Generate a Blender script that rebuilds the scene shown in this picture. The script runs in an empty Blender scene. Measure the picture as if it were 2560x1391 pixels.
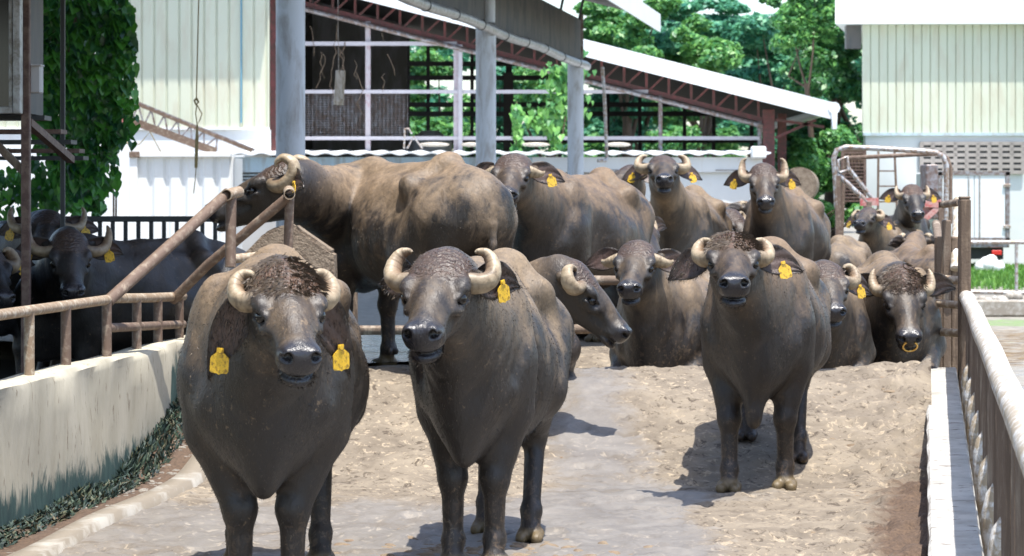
import bpy, bmesh, math, random
import numpy as np
from mathutils import Vector, Matrix, noise as mnoise

random.seed(7)
rng = np.random.default_rng(11)
sc = bpy.context.scene
COL = sc.collection
R = math.radians

# ------------------------------------------------------------------ object helpers
def link(o, parent=None):
    COL.objects.link(o)
    if parent is not None:
        o.parent = parent
    return o

def tag(o, label=None, cat=None, group=None, kind=None):
    if label: o['label'] = label
    if cat: o['category'] = cat
    if group: o['group'] = group
    if kind: o['kind'] = kind
    return o

def empty(name, loc=(0, 0, 0), rz=0.0, label=None, cat=None, group=None):
    o = bpy.data.objects.new(name, None)
    COL.objects.link(o)
    o.location = loc
    o.rotation_euler = (0, 0, rz)
    o.empty_display_size = 0.2
    return tag(o, label, cat, group)

def mesh_np(name, verts, faces, mat=None, parent=None, smooth=True, mats=None):
    me = bpy.data.meshes.new(name)
    verts = np.asarray(verts, dtype=np.float32)
    if isinstance(faces, np.ndarray):
        n, k = faces.shape
        me.vertices.add(len(verts)); me.vertices.foreach_set('co', verts.ravel())
        me.loops.add(n * k); me.loops.foreach_set('vertex_index', faces.astype(np.int32).ravel())
        me.polygons.add(n)
        me.polygons.foreach_set('loop_start', np.arange(n, dtype=np.int32) * k)
        me.polygons.foreach_set('loop_total', np.full(n, k, dtype=np.int32))
        me.update(calc_edges=True); me.validate()
    else:
        me.from_pydata([tuple(map(float, v)) for v in verts], [], faces)
    if smooth:
        me.polygons.foreach_set('use_smooth', np.ones(len(me.polygons), dtype=bool))
    for m in (mats or ([mat] if mat else [])):
        me.materials.append(m)
    o = bpy.data.objects.new(name, me)
    return link(o, parent)

def fattr(o, name, vals):
    a = o.data.attributes.new(name, 'FLOAT', 'POINT')
    a.data.foreach_set('value', np.asarray(vals, dtype=np.float32))

# ------------------------------------------------------------------ mesh builder for hard things
class MB:
    def __init__(s):
        s.v = []; s.f = []
    def quad(s, a, b, c, d):
        n = len(s.v); s.v += [a, b, c, d]; s.f.append((n, n+1, n+2, n+3)); return s
    def box(s, c, size, rz=0.0, bev=0.0, M=None):
        """box centred at c; a small chamfer on its edges when bev > 0"""
        hx, hy, hz = size[0]/2, size[1]/2, size[2]/2
        bm = bmesh.new()
        bmesh.ops.create_cube(bm, size=1.0)
        for v in bm.verts:
            v.co = Vector((v.co.x*size[0], v.co.y*size[1], v.co.z*size[2]))
        if bev > 0:
            bmesh.ops.bevel(bm, geom=bm.edges[:], offset=min(bev, .45*min(size)), segments=1, affect='EDGES')
        T = Matrix.Translation(c) @ (M.to_4x4() if M is not None else Matrix.Rotation(rz, 4, 'Z'))
        n = len(s.v)
        bm.verts.index_update()
        s.v += [tuple(T @ v.co) for v in bm.verts]
        s.f += [tuple(n + v.index for v in f.verts) for f in bm.faces]
        bm.free(); return s
    def bar(s, p, q, w, h=None, up=(0, 0, 1), bev=0.0):
        """rectangular bar from p to q, w wide and h high"""
        p, q = Vector(p), Vector(q); h = h or w
        d = (q - p); L = d.length; d.normalize()
        upv = Vector(up)
        if abs(d.dot(upv)) > .98: upv = Vector((0, 1, 0))
        x = d.cross(upv).normalized(); z = x.cross(d)
        M = Matrix((x, d, z)).transposed()
        return s.box((p + q) / 2, (w, L, h), bev=bev, M=M)
    def tube(s, pts, r, n=12, cap=True, jit=0.0):
        pts = [Vector(p) for p in pts]
        if not hasattr(r, '__len__'): r = [r] * len(pts)
        ref = Vector((0, 0, 1)); base = len(s.v); rings = []
        prev = None
        for i, p in enumerate(pts):
            t = (pts[min(i+1, len(pts)-1)] - pts[max(i-1, 0)]).normalized()
            if prev is None:
                a = t.cross(ref if abs(t.dot(ref)) < .9 else Vector((1, 0, 0))).normalized()
            else:
                a = (prev - t * prev.dot(t)).normalized()
            prev = a; b = t.cross(a)
            ring = []
            for k in range(n):
                an = 2*math.pi*k/n
                rr = r[i] * (1 + (random.uniform(-jit, jit) if jit else 0))
                ring.append(len(s.v)); s.v.append(tuple(p + a*math.cos(an)*rr + b*math.sin(an)*rr))
            rings.append(ring)
        for i in range(len(rings)-1):
            A, B = rings[i], rings[i+1]
            for k in range(n):
                s.f.append((A[k], A[(k+1) % n], B[(k+1) % n], B[k]))
        if cap:
            s.f.append(tuple(reversed(rings[0]))); s.f.append(tuple(rings[-1]))
        return s
    def pipe(s, p, q, r, n=16, wall=None):
        """hollow pipe with open ends"""
        p, q = Vector(p), Vector(q); wall = wall or r*.16
        t = (q-p).normalized()
        a = t.cross(Vector((0, 0, 1)) if abs(t.z) < .9 else Vector((1, 0, 0))).normalized(); b = t.cross(a)
        rings = []
        for (o, rr) in ((p, r), (q, r), (q, r-wall), (p, r-wall)):
            ring = []
            for k in range(n):
                an = 2*math.pi*k/n
                ring.append(len(s.v)); s.v.append(tuple(o + a*math.cos(an)*rr + b*math.sin(an)*rr))
            rings.append(ring)
        for i in range(4):
            A, B = rings[i], rings[(i+1) % 4]
            for k in range(n):
                s.f.append((A[k], A[(k+1) % n], B[(k+1) % n], B[k]))
        return s
    def prism(s, poly, d0, d1, axis='y'):
        """extrude a 2-D outline along axis"""
        def P(u, v, d):
            return {'y': (u, d, v), 'x': (d, u, v), 'z': (u, v, d)}[axis]
        n = len(s.v); k = len(poly)
        s.v += [P(u, v, d0) for u, v in poly] + [P(u, v, d1) for u, v in poly]
        s.f.append(tuple(range(n, n+k))); s.f.append(tuple(range(n+2*k-1, n+k-1, -1)))
        for i in range(k):
            j = (i+1) % k
            s.f.append((n+j, n+i, n+k+i, n+k+j))
        return s
    def ell(s, c, r, nu=16, nv=10, M=None):
        base = len(s.v); M = M or Matrix.Identity(3); c = Vector(c)
        for j in range(nv+1):
            ph = math.pi*j/nv
            for i in range(nu):
                th = 2*math.pi*i/nu
                s.v.append(tuple(c + M @ Vector((r[0]*math.sin(ph)*math.cos(th), r[1]*math.sin(ph)*math.sin(th), r[2]*math.cos(ph)))))
        for j in range(nv):
            for i in range(nu):
                s.f.append((base+j*nu+i, base+(j+1)*nu+i, base+(j+1)*nu+(i+1) % nu, base+j*nu+(i+1) % nu))
        return s
    def build(s, name, mat, parent=None, smooth=False, angle=40):
        o = mesh_np(name, s.v, s.f, mat, parent, smooth=False)
        bm = bmesh.new(); bm.from_mesh(o.data)
        bmesh.ops.recalc_face_normals(bm, faces=bm.faces)
        bm.to_mesh(o.data); bm.free()
        if smooth:
            o.data.polygons.foreach_set('use_smooth', np.ones(len(o.data.polygons), dtype=bool))
            o.data.set_sharp_from_angle(angle=R(angle))
        return o

# ------------------------------------------------------------------ material helpers
class NT:
    def __init__(s, name):
        s.m = bpy.data.materials.new(name); s.m.use_nodes = True
        s.t = s.m.node_tree; s.n = s.t.nodes
        s.b = s.n['Principled BSDF']; s.out = s.n['Material Output']
        s._tc = None
    def L(s, a, b): s.t.links.new(a, b)
    def new(s, ty, **kw):
        n = s.n.new(ty)
        for k, v in kw.items(): setattr(n, k, v)
        return n
    def co(s, kind='Object', scale=(1, 1, 1), loc=(0, 0, 0), rot=(0, 0, 0)):
        if kind == 'World':
            src = s.new('ShaderNodeNewGeometry').outputs['Position']
        else:
            src = s.new('ShaderNodeTexCoord').outputs[kind]
        mp = s.new('ShaderNodeMapping'); s.L(src, mp.inputs[0])
        mp.inputs['Scale'].default_value = scale; mp.inputs['Location'].default_value = loc; mp.inputs['Rotation'].default_value = rot
        return mp.outputs[0]
    def noise(s, co, scale=5, detail=5, rough=.55, dist=0.0, out='Fac'):
        n = s.new('ShaderNodeTexNoise'); s.L(co, n.inputs['Vector'])
        n.inputs['Scale'].default_value = scale; n.inputs['Detail'].default_value = detail
        n.inputs['Roughness'].default_value = rough; n.inputs['Distortion'].default_value = dist
        return n.outputs[out]
    def voro(s, co, scale=5, feature='F1', out='Distance', rand=1.0):
        n = s.new('ShaderNodeTexVoronoi', feature=feature); s.L(co, n.inputs['Vector'])
        n.inputs['Scale'].default_value = scale; n.inputs['Randomness'].default_value = rand
        return n.outputs[out]
    def ramp(s, fac, stops, interp='LINEAR'):
        n = s.new('ShaderNodeValToRGB'); s.L(fac, n.inputs[0]); cr = n.color_ramp; cr.interpolation = interp
        while len(cr.elements) < len(stops): cr.elements.new(.5)
        for e, (p, c) in zip(cr.elements, stops):
            e.position = p
            e.color = (c, c, c, 1) if not hasattr(c, '__len__') else (*c[:3], 1)
        return n.outputs[0]
    def math(s, op, a, b=None, clamp=False):
        n = s.new('ShaderNodeMath', operation=op, use_clamp=clamp)
        for i, v in enumerate((a, b)):
            if v is None: continue
            if isinstance(v, (int, float)): n.inputs[i].default_value = v
            else: s.L(v, n.inputs[i])
        return n.outputs[0]
    def mix(s, fac, a, b, mode='MIX'):
        n = s.new('ShaderNodeMix', data_type='RGBA', blend_type=mode)
        if isinstance(fac, (int, float)): n.inputs['Factor'].default_value = fac
        else: s.L(fac, n.inputs['Factor'])
        for i, v in ((6, a), (7, b)):
            if hasattr(v, '__len__'): n.inputs[i].default_value = (*v[:3], 1)
            else: s.L(v, n.inputs[i])
        return n.outputs[2]
    def attr(s, name):
        n = s.new('ShaderNodeAttribute', attribute_name=name); return n.outputs['Fac']
    def sep(s, v):
        n = s.new('ShaderNodeSeparateXYZ'); s.L(v, n.inputs[0]); return n.outputs
    def bump(s, h, strength=.3, dist=.01, normal=None):
        n = s.new('ShaderNodeBump'); s.L(h, n.inputs['Height'])
        n.inputs['Strength'].default_value = strength; n.inputs['Distance'].default_value = dist
        if normal is not None: s.L(normal, n.inputs['Normal'])
        return n.outputs[0]
    def set(s, **kw):
        names = dict(col='Base Color', rough='Roughness', metal='Metallic', nor='Normal', spec='Specular IOR Level',
                     alpha='Alpha', trans='Transmission Weight', sss='Subsurface Weight', coat='Coat Weight', sheen='Sheen Weight')
        for k, v in kw.items():
            i = s.b.inputs[names[k]]
            if isinstance(v, (int, float)): i.default_value = v
            elif hasattr(v, '__len__'): i.default_value = (*v[:3], 1)
            else: s.L(v, i)
        return s

def simple(name, col, rough=.6, metal=0.0, var=.25, scale=6, bump=.15, col2=None, dirt=None, streak=False, bdist=.004, spec=None):
    """painted / weathered surface: base colour varied by two noises, an optional second (dirt) colour in patches"""
    t = NT(name)
    c = t.co('Object', scale=(1, 1, .25) if streak else (1, 1, 1))
    n1 = t.noise(c, scale, 6, .6)
    a = tuple(x*(1-var) for x in col); b = tuple(min(1, x*(1+var)) for x in col)
    colr = t.ramp(n1, [(.3, a), (.7, b)])
    if col2 is not None:
        n2 = t.noise(c, scale*2.3, 8, .68, .4)
        lo = 1 - (dirt or .4)
        f = t.ramp(n2, [(max(0, lo*.62), 0), (min(1, lo*.62+.16), 1)])
        colr = t.mix(f, colr, col2)
    t.set(col=colr, rough=rough, metal=metal)
    if spec is not None: t.set(spec=spec)
    if bump:
        n3 = t.noise(t.co('Object'), scale*8, 6, .6)
        t.set(nor=t.bump(n3, bump, bdist))
    return t.m

# ------------------------------------------------------------------ implicit-surface body builder
class Field:
    def __init__(s, xs, ys, zs):
        s.xs, s.ys, s.zs = (np.asarray(a, dtype=np.float32) for a in (xs, ys, zs))
        s.d = np.full((len(xs), len(ys), len(zs)), 1.0, dtype=np.float32)
    def _sl(s, lo, hi):
        out = []
        for a, l, h in zip((s.xs, s.ys, s.zs), lo, hi):
            i = max(0, int(np.searchsorted(a, l)) - 1); j = min(len(a), int(np.searchsorted(a, h)) + 1)
            if j - i < 2: return None
            out.append(slice(i, j))
        return tuple(out)
    def _apply(s, sl, d, k, sub):
        cur = s.d[sl]
        if sub:
            d = -d
            h = np.clip(.5 - .5*(cur - d)/k, 0, 1)
            s.d[sl] = cur*(1-h) + d*h + k*h*(1-h)
        else:
            h = np.clip(.5 + .5*(cur - d)/k, 0, 1)
            s.d[sl] = cur*(1-h) + d*h - k*h*(1-h)
    def _pts(s, sl, o, Rm):
        X = s.xs[sl[0]][:, None, None] - o[0]; Y = s.ys[sl[1]][None, :, None] - o[1]; Z = s.zs[sl[2]][None, None, :] - o[2]
        if Rm is None: return X, Y, Z
        return (X*Rm[0][0] + Y*Rm[1][0] + Z*Rm[2][0], X*Rm[0][1] + Y*Rm[1][1] + Z*Rm[2][1], X*Rm[0][2] + Y*Rm[1][2] + Z*Rm[2][2])
    def ell(s, c, r, k=.05, Rm=None, sub=False):
        m = max(r) + k + .09
        sl = s._sl([c[i]-m for i in range(3)], [c[i]+m for i in range(3)])
        if sl is None: return
        x, y, z = s._pts(sl, c, Rm)
        k0 = np.sqrt((x/r[0])**2 + (y/r[1])**2 + (z/r[2])**2)
        k1 = np.sqrt((x/r[0]**2)**2 + (y/r[1]**2)**2 + (z/r[2]**2)**2) + 1e-6
        s._apply(sl, k0*(k0-1)/k1, k, sub)
    def cone(s, a, b, r1, r2, k=.05, flat=None, sub=False):
        """tapered capsule a-b; flat=(axis vector, factor) squeezes it along that axis"""
        a = np.asarray(a, float); b = np.asarray(b, float); m = max(r1, r2) + k + .09
        sl = s._sl(np.minimum(a, b)-m, np.maximum(a, b)+m)
        if sl is None: return
        X, Y, Z = s._pts(sl, a, None)
        ab = b - a; L2 = float(ab @ ab) + 1e-9
        h = np.clip((X*ab[0] + Y*ab[1] + Z*ab[2])/L2, 0, 1)
        dx, dy, dz = X-h*ab[0], Y-h*ab[1], Z-h*ab[2]
        q = dx*dx + dy*dy + dz*dz
        if flat is not None:
            ax = np.asarray(flat[0], float); ax /= np.linalg.norm(ax)
            e = dx*ax[0] + dy*ax[1] + dz*ax[2]
            q = q + e*e*(1/flat[1]**2 - 1)
        s._apply(sl, (np.sqrt(q) - (r1 + (r2-r1)*h)) * (flat[1] if flat is not None and flat[1] < 1 else 1), k, sub)
    def mesh(s):
        d = s.d; S = d < 0
        n = d.shape
        cnt = np.zeros((n[0]-1, n[1]-1, n[2]-1), dtype=np.int8)
        offs = [(i, j, k) for i in (0, 1) for j in (0, 1) for k in (0, 1)]
        for i, j, k in offs:
            cnt += S[i:n[0]-1+i, j:n[1]-1+j, k:n[2]-1+k]
        act = (cnt > 0) & (cnt < 8)
        I, J, K = np.nonzero(act)
        vid = np.full(act.shape, -1, dtype=np.int32); vid[I, J, K] = np.arange(len(I))
        val = {o: d[I+o[0], J+o[1], K+o[2]] for o in offs}
        acc = np.zeros((len(I), 3), dtype=np.float64); num = np.zeros(len(I))
        for a in offs:
            for ax in range(3):
                if a[ax]: continue
                b = list(a); b[ax] = 1; b = tuple(b)
                va, vb = val[a], val[b]
                x = (va < 0) != (vb < 0)
                t = np.where(x, va/np.where(x, va-vb, 1), 0)
                p = np.tile(np.array(a, float), (len(I), 1)); p[:, ax] = t
                acc += p*x[:, None]; num += x
        fr = acc/num[:, None]
        V = np.stack([s.xs[I] + fr[:, 0]*(s.xs[I+1]-s.xs[I]), s.ys[J] + fr[:, 1]*(s.ys[J+1]-s.ys[J]), s.zs[K] + fr[:, 2]*(s.zs[K+1]-s.zs[K])], 1)
        F = []
        for ax in range(3):
            u, w = (ax+1) % 3, (ax+2) % 3
            sa = [slice(1, -1)]*3; sb = [slice(1, -1)]*3
            sa[ax] = slice(0, n[ax]-1); sb[ax] = slice(1, n[ax])
            A, B = S[tuple(sa)], S[tuple(sb)]
            for flip, msk in ((False, A & ~B), (True, ~A & B)):
                g = list(np.nonzero(msk)); 
                for q in range(3):
                    if q != ax: g[q] = g[q] + 1
                def cell(du, dw):
                    h = [g[0].copy(), g[1].copy(), g[2].copy()]; h[u] = h[u]-du; h[w] = h[w]-dw
                    return vid[h[0], h[1], h[2]]
                q4 = [cell(1, 1), cell(0, 1), cell(0, 0), cell(1, 0)]
                if flip: q4 = q4[::-1]
                F.append(np.stack(q4, 1))
        return V, np.concatenate(F)

def smooth_mesh(V, F, it=2, lam=.5):
    E = np.concatenate([F[:, [0, 1]], F[:, [1, 2]], F[:, [2, 3]], F[:, [3, 0]]])
    n = len(V); deg = np.bincount(E[:, 0], minlength=n) + np.bincount(E[:, 1], minlength=n)
    for i in range(it):
        for l in (lam, -lam*1.04):
            acc = np.zeros_like(V)
            for c in range(3):
                acc[:, c] = np.bincount(E[:, 0], V[E[:, 1], c], n) + np.bincount(E[:, 1], V[E[:, 0], c], n)
            V = V + l*(acc/np.maximum(deg, 1)[:, None] - V)
    return V

def catmull(P, n):
    P = [np.asarray(p, float) for p in P]
    P = [2*P[0]-P[1]] + P + [2*P[-1]-P[-2]]
    out = []
    segs = len(P)-3
    for i in range(n):
        u = i/(n-1)*segs; k = min(int(u), segs-1); t = u-k
        a, b, c, d = P[k:k+4]
        out.append(.5*((2*b) + (c-a)*t + (2*a-5*b+4*c-d)*t*t + (3*b-a-3*c+d)*t**3))
    return out
# ------------------------------------------------------------------ water buffalo
def hide_material(name, skin, dust, dust_amt, hair=(.10, .052, .030), dust_lo=.82, dust_hi=1.34):
    t = NT(name)
    oc = t.co('Object')
    z = t.sep(oc)[2]
    n1 = t.noise(oc, 2.6, 6, .62, .5)
    n2 = t.noise(t.co('Object', scale=(1.0, 1.0, .35)), 11, 7, .66, .3)
    n3 = t.noise(oc, 34, 5, .6)
    base = t.ramp(n2, [(.25, tuple(c*.7 for c in skin)), (.75, tuple(min(1, c*1.5) for c in skin))])
    base = t.mix(t.math('MULTIPLY', t.ramp(n1, [(.45, 0), (.72, 1)]), .35), base, (.055, .036, .026))
    base = t.mix(t.attr('frontshade'), base, t.ramp(n2, [(.3, (.008, .0075, .0075)), (.7, (.016, .0145, .014))]))  # head's shadow on neck and chest painted into the hide colour
    # dried mud on back, hips and flank tops: a coat the animal carries, broken up by noise
    hz = t.new('ShaderNodeMapRange'); t.L(z, hz.inputs[0]); hz.inputs[1].default_value = dust_lo; hz.inputs[2].default_value = dust_hi
    m = t.math('ADD', t.math('MULTIPLY', hz.outputs[0], .55), t.math('MULTIPLY', t.math('SUBTRACT', n1, .5), .9))
    m = t.math('ADD', m, t.math('MULTIPLY', t.math('SUBTRACT', n2, .5), .55))
    mf = t.noise(t.co('Object', scale=(1, 1, .6)), 5.5, 8, .72, .8)
    m = t.math('ADD', m, t.math('MULTIPLY', t.math('SUBTRACT', mf, .5), 1.1))
    m = t.ramp(m, [(.17, 0), (.38, .55), (.70, 1)])
    m = t.math('MULTIPLY', t.math('MULTIPLY', m, dust_amt), t.math('SUBTRACT', 1.0, t.attr('head')))
    dcol = t.ramp(n3, [(.3, tuple(c*.72 for c in dust)), (.7, tuple(c*1.2 for c in dust))])
    col = t.mix(m, base, dcol)
    # thin dust on the face ridge
    col = t.mix(t.math('MULTIPLY', t.math('MULTIPLY', t.attr('face'), t.ramp(n2, [(.36, 0), (.70, 1)])), .58*dust_amt), col, tuple(c*.75 for c in dust))
    # caked flecks of dry mud scattered over body and head
    fk = t.noise(oc, 38, 6, .74, .5)
    fkm = t.math('MULTIPLY', t.ramp(t.math('ADD', fk, t.math('MULTIPLY', n1, .35)), [(.79, 0), (.84, 1)]), t.math('SUBTRACT', 1.0, t.attr('muz')))
    col = t.mix(t.math('MULTIPLY', fkm, .42), col, tuple(c*1.25 for c in dust))
    # splashes of mud low on the legs
    n4 = t.noise(oc, 24, 6, .7, .8)
    lz = t.new('ShaderNodeMapRange'); t.L(z, lz.inputs[0]); lz.inputs[1].default_value = .75; lz.inputs[2].default_value = .1
    sp = t.math('MULTIPLY', t.ramp(t.math('ADD', n4, t.math('MULTIPLY', lz.outputs[0], .09)), [(.60, 0), (.68, 1)]), lz.outputs[0])
    col = t.mix(t.math('MULTIPLY', sp, .75), col, (.11, .075, .048))
    wave = t.noise(t.co('Object', scale=(1, 1, 1)), 42, 4, .6, 1.2)
    col = t.mix(t.math('MULTIPLY', t.attr('poll'), t.ramp(wave, [(.35, .25), (.65, .95)])), col, hair)
    col = t.mix(t.attr('earin'), col, (.085, .052, .042))
    col = t.mix(t.attr('muz'), col, (.020, .019, .022))
    col = t.mix(t.attr('hoof'), col, (.13, .095, .048))
    col = t.mix(t.attr('dark'), col, (.010, .009, .009))
    rough = t.math('SUBTRACT', t.ramp(n2, [(.3, .36), (.7, .60)]), t.math('MULTIPLY', t.attr('muz'), .24))
    rough = t.math('ADD', rough, t.math('MULTIPLY', m, .2), clamp=True)
    t.set(col=col, rough=rough, spec=.5)
    # skin grain, wrinkles and hair
    wr = t.noise(t.co('Object', scale=(1.6, 1.6, .7)), 9, 6, .62, 1.0)
    hairn = t.noise(t.co('Object', scale=(1, 1, .22)), 150, 3, .6)
    fol = t.new('ShaderNodeTexWave', wave_type='BANDS', bands_direction='Z'); t.L(t.attr_vec('hc') , fol.inputs['Vector'])
    fol.inputs['Scale'].default_value = 11; fol.inputs['Distortion'].default_value = 9; fol.inputs['Detail'].default_value = 3; fol.inputs['Detail Scale'].default_value = 2.2
    b1 = t.bump(t.math('ADD', wr, t.math('MULTIPLY', m, .25)), .30, .03)
    b2 = t.bump(t.math('MULTIPLY', fol.outputs['Fac'], t.attr('poll')), .55, .012, b1)
    b3 = t.bump(t.math('ADD', hairn, t.math('MULTIPLY', n3, .8)), .34, .006, b2)
    vg = t.voro(oc, 190, 'F1')
    b4 = t.bump(t.math('MULTIPLY', vg, t.attr('muz')), .12, .002, b3)
    t.set(nor=b4)
    return t.m

def _attr_vec(s, name):
    return s.new('ShaderNodeAttribute', attribute_name=name).outputs['Vector']
NT.attr_vec = _attr_vec

def horn_material():
    t = NT('horn_keratin')
    oc = t.co('Object')
    n = t.noise(oc, 16, 6, .65, .4); n2 = t.noise(oc, 60, 5, .6)
    col = t.ramp(n, [(.28, (.085, .06, .038)), (.44, (.25, .19, .12)), (.72, (.43, .35, .24))])
    col = t.mix(t.math('MULTIPLY', t.attr('inner'), t.ramp(n2, [(.3, .55), (.7, .95)])), col, (.16, .095, .058))
    col = t.mix(t.math('MULTIPLY', t.attr('base'), .8), col, (.05, .037, .028))
    w = t.attr('ring')
    t.set(col=col, rough=.5, nor=t.bump(n2, .25, .004, t.bump(w, .5, .004)))
    return t.m

def tag_material(name='tag_yellow', col=(.74, .46, .035)):
    t = NT(name)
    oc = t.co('Object')
    n = t.noise(oc, 55, 5, .65, .6); v = t.noise(oc, 70, 4, .7)
    z = t.sep(oc)[2]
    c = t.ramp(n, [(.3, tuple(x*.72 for x in col)), (.65, col)])
    c = t.mix(t.ramp(v, [(.52, 0), (.62, .8)]), c, (.16, .09, .02))
    t.set(col=c, rough=.38)
    return t.m

def rotm(f, u):
    """columns forward / left / up of a head frame from a forward and an approximate up vector"""
    f = Vector(f).normalized(); u = Vector(u); l = u.cross(f).normalized(); u = f.cross(l)
    return np.array([[f[i], l[i], u[i]] for i in range(3)])

HORNS = {
 'ring': [(.085, .060, .020, .042), (.070, .130, -.018, .045), (.010, .178, -.034, .044), (-.055, .196, .000, .040), (-.078, .198, .060, .034), (-.040, .190, .108, .026), (.008, .184, .100, .016), (.016, .180, .076, .007)],   # centre lines in the head frame (forward, outward, up) with radii
 'curl': [(.085, .055, .020, .046), (.100, .140, .008, .050), (.090, .205, .000, .049), (.045, .244, .010, .045), (-.015, .243, .045, .038), (-.050, .212, .084, .028), (-.048, .172, .100, .016), (-.040, .155, .096, .006)],
 'tight': [(.085, .055, .020, .044), (.102, .130, .004, .046), (.090, .176, -.010, .045), (.045, .203, -.002, .041), (-.004, .196, .028, .034), (-.020, .166, .058, .026), (.000, .136, .072, .016), (.018, .124, .068, .007)],
 'hook': [(.085, .055, .020, .043), (.092, .130, .010, .045), (.075, .172, .004, .043), (.022, .196, .016, .038), (-.035, .196, .055, .031), (-.065, .188, .098, .022), (-.070, .168, .122, .012), (-.066, .155, .124, .005)],
 'up': [(.085, .055, .015, .046), (.088, .138, .004, .044), (.068, .172, .000, .039), (.024, .188, .018, .031), (-.018, .186, .048, .021), (-.044, .176, .070, .008)],
 'wide': [(.085, .055, .020, .042), (.09, .135, .008, .043), (.072, .195, -.006, .040), (.03, .243, -.004, .034), (-.02, .268, .028, .027), (-.055, .272, .068, .018), (-.066, .262, .096, .010), (-.068, .256, .105, .004)],
 'droop': [(.085, .055, .020, .042), (.095, .135, .010, .045), (.095, .19, -.008, .041), (.080, .235, -.028, .033), (.05, .268, -.036, .022), (.02, .285, -.030, .009)],
}

def horn_mesh(O, Rm, side, kind, s=1.0):
    C = HORNS[kind]; n = 34; m = 16
    P = catmull([np.array(c[:3]) for c in C], n); rad = 1.10*np.interp(np.linspace(0, 1, n), np.linspace(0, 1, len(C)), [c[3] for c in C])
    cen = np.mean([c[:3] for c in C[1:]], axis=0)
    V = []; ring = []; inner = []; base = []
    for i in range(n):
        t = P[min(i+1, n-1)] - P[max(i-1, 0)]; t /= np.linalg.norm(t)
        ax = np.array([-.35, .25, .9]); a = ax - t*(ax @ t)
        c2 = P[i]-cen; c2 = c2 - t*(c2 @ t); nl = np.linalg.norm(c2)
        a = c2/nl if nl > 1e-4 else a/np.linalg.norm(a)
        b = np.cross(t, a)
        for k in range(m):
            an = 2*math.pi*k/m
            rg = 1 + .02*math.sin(i*2.1 + .5*math.sin(an*2+i*.3))
            p = P[i] + rad[i]*rg*(a*math.cos(an)*.86 + b*math.sin(an)*1.16)
            ring.append(.5+.5*math.sin(i*2.1)); inner.append(max(0, -math.cos(an))**1.5); base.append(max(0, 1-(i/n)/.26)**.8)
            q = np.array([p[0], p[1]*side, p[2]])*s
            V.append(O + Rm @ q)
    F = []
    for i in range(n-1):
        for k in range(m):
            f = (i*m+k, i*m+(k+1) % m, (i+1)*m+(k+1) % m, (i+1)*m+k)
            F.append(f if side < 0 else f[::-1])
    F = np.array(F)
    return np.array(V), F, ring, inner, base

def ear_mesh(root, d, face, L, W, droop=0.0, cup=.5, down=(0, 0, -1), tagu=.52):
    """leaf-shaped ear: root point, outward direction, open side, length, half width (all in body space)"""
    d = np.asarray(d, float); d /= np.linalg.norm(d); face = np.asarray(face, float); face = face - d*(face @ d); face /= np.linalg.norm(face)
    nu, nv = 18, 11
    down = np.asarray(down, float)
    c = np.asarray(root, float).copy(); cen = []; dirs = []
    for i in range(nu):
        u = i/(nu-1)
        cen.append(c.copy()); dd = d + down*droop*u*1.3; dd /= np.linalg.norm(dd); dirs.append(dd)
        c = c + dd*L/(nu-1)
    front = []; back = []; inn = []
    for i in range(nu):
        u = i/(nu-1); dd = dirs[i]
        fc = face - dd*(face @ dd); fc /= np.linalg.norm(fc); w = np.cross(dd, fc)
        wid = W*(math.sin(math.pi*min(1, (u*.86+.14))**.85)**.75)*(1.0 if u < .55 else (1-(u-.55)/.45*.25))
        if i == nu-1: wid = W*.06
        cu = cup*(1-.55*u)
        th = .010*(1-.5*u)
        for k in range(nv):
            v = -1 + 2*k/(nv-1)
            an = v*cu*1.7
            off = w*wid*math.sin(an)/max(.35, math.sin(min(1.57, cu*1.7))) + fc*wid*(1-math.cos(an))*1.0
            rip = .004*math.sin(v*9+u*14)
            p = cen[i] + off + fc*rip
            front.append(p); back.append(p - fc*th*(1.0-.75*abs(v)))
            inn.append(max(0, 1-abs(v)**2.5)*min(1, (1-u)*3)*.8)
    V = np.array(front+back); N = nu*nv; F = []
    for i in range(nu-1):
        for k in range(nv-1):
            a = i*nv+k
            F.append((a, a+1, a+nv+1, a+nv)); F.append((N+a, N+a+nv, N+a+nv+1, N+a+1))
    for i in range(nu-1):
        for k in (0, nv-1):
            a = i*nv+k; F.append((a, a+nv, N+a+nv, N+a) if k == 0 else (a, N+a, N+a+nv, a+nv))
    for k in range(nv-1):
        a = (nu-1)*nv+k; F.append((a, a+1, N+a+1, N+a))
    i = int(nu*tagu); a = i*nv + nv//2
    return V, np.array(F), np.array(inn + [0]*N), V[a].copy(), face, dirs[i]

def tag_mesh(s=1.0, seed=0):
    """two-piece ear tag: rounded plate with a narrow neck, hanging from (0,0,0) down -z, facing +y"""
    out = [(-.012, .006), (-.013, -.012), (-.030, -.026), (-.034, -.034), (-.034, -.080), (-.029, -.087), (-.009, -.088), (0, -.093), (.009, -.088),
           (.029, -.087), (.034, -.080), (.034, -.034), (.030, -.026), (.013, -.012), (.012, .006)]
    mb = MB(); mb.prism([(x*s, z*s) for x, z in out], -.0022, .0022, 'y')
    mb.tube([(0, -.006, -.004*s), (0, .008, -.004*s)], .009*s, 10)
    return mb

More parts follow.
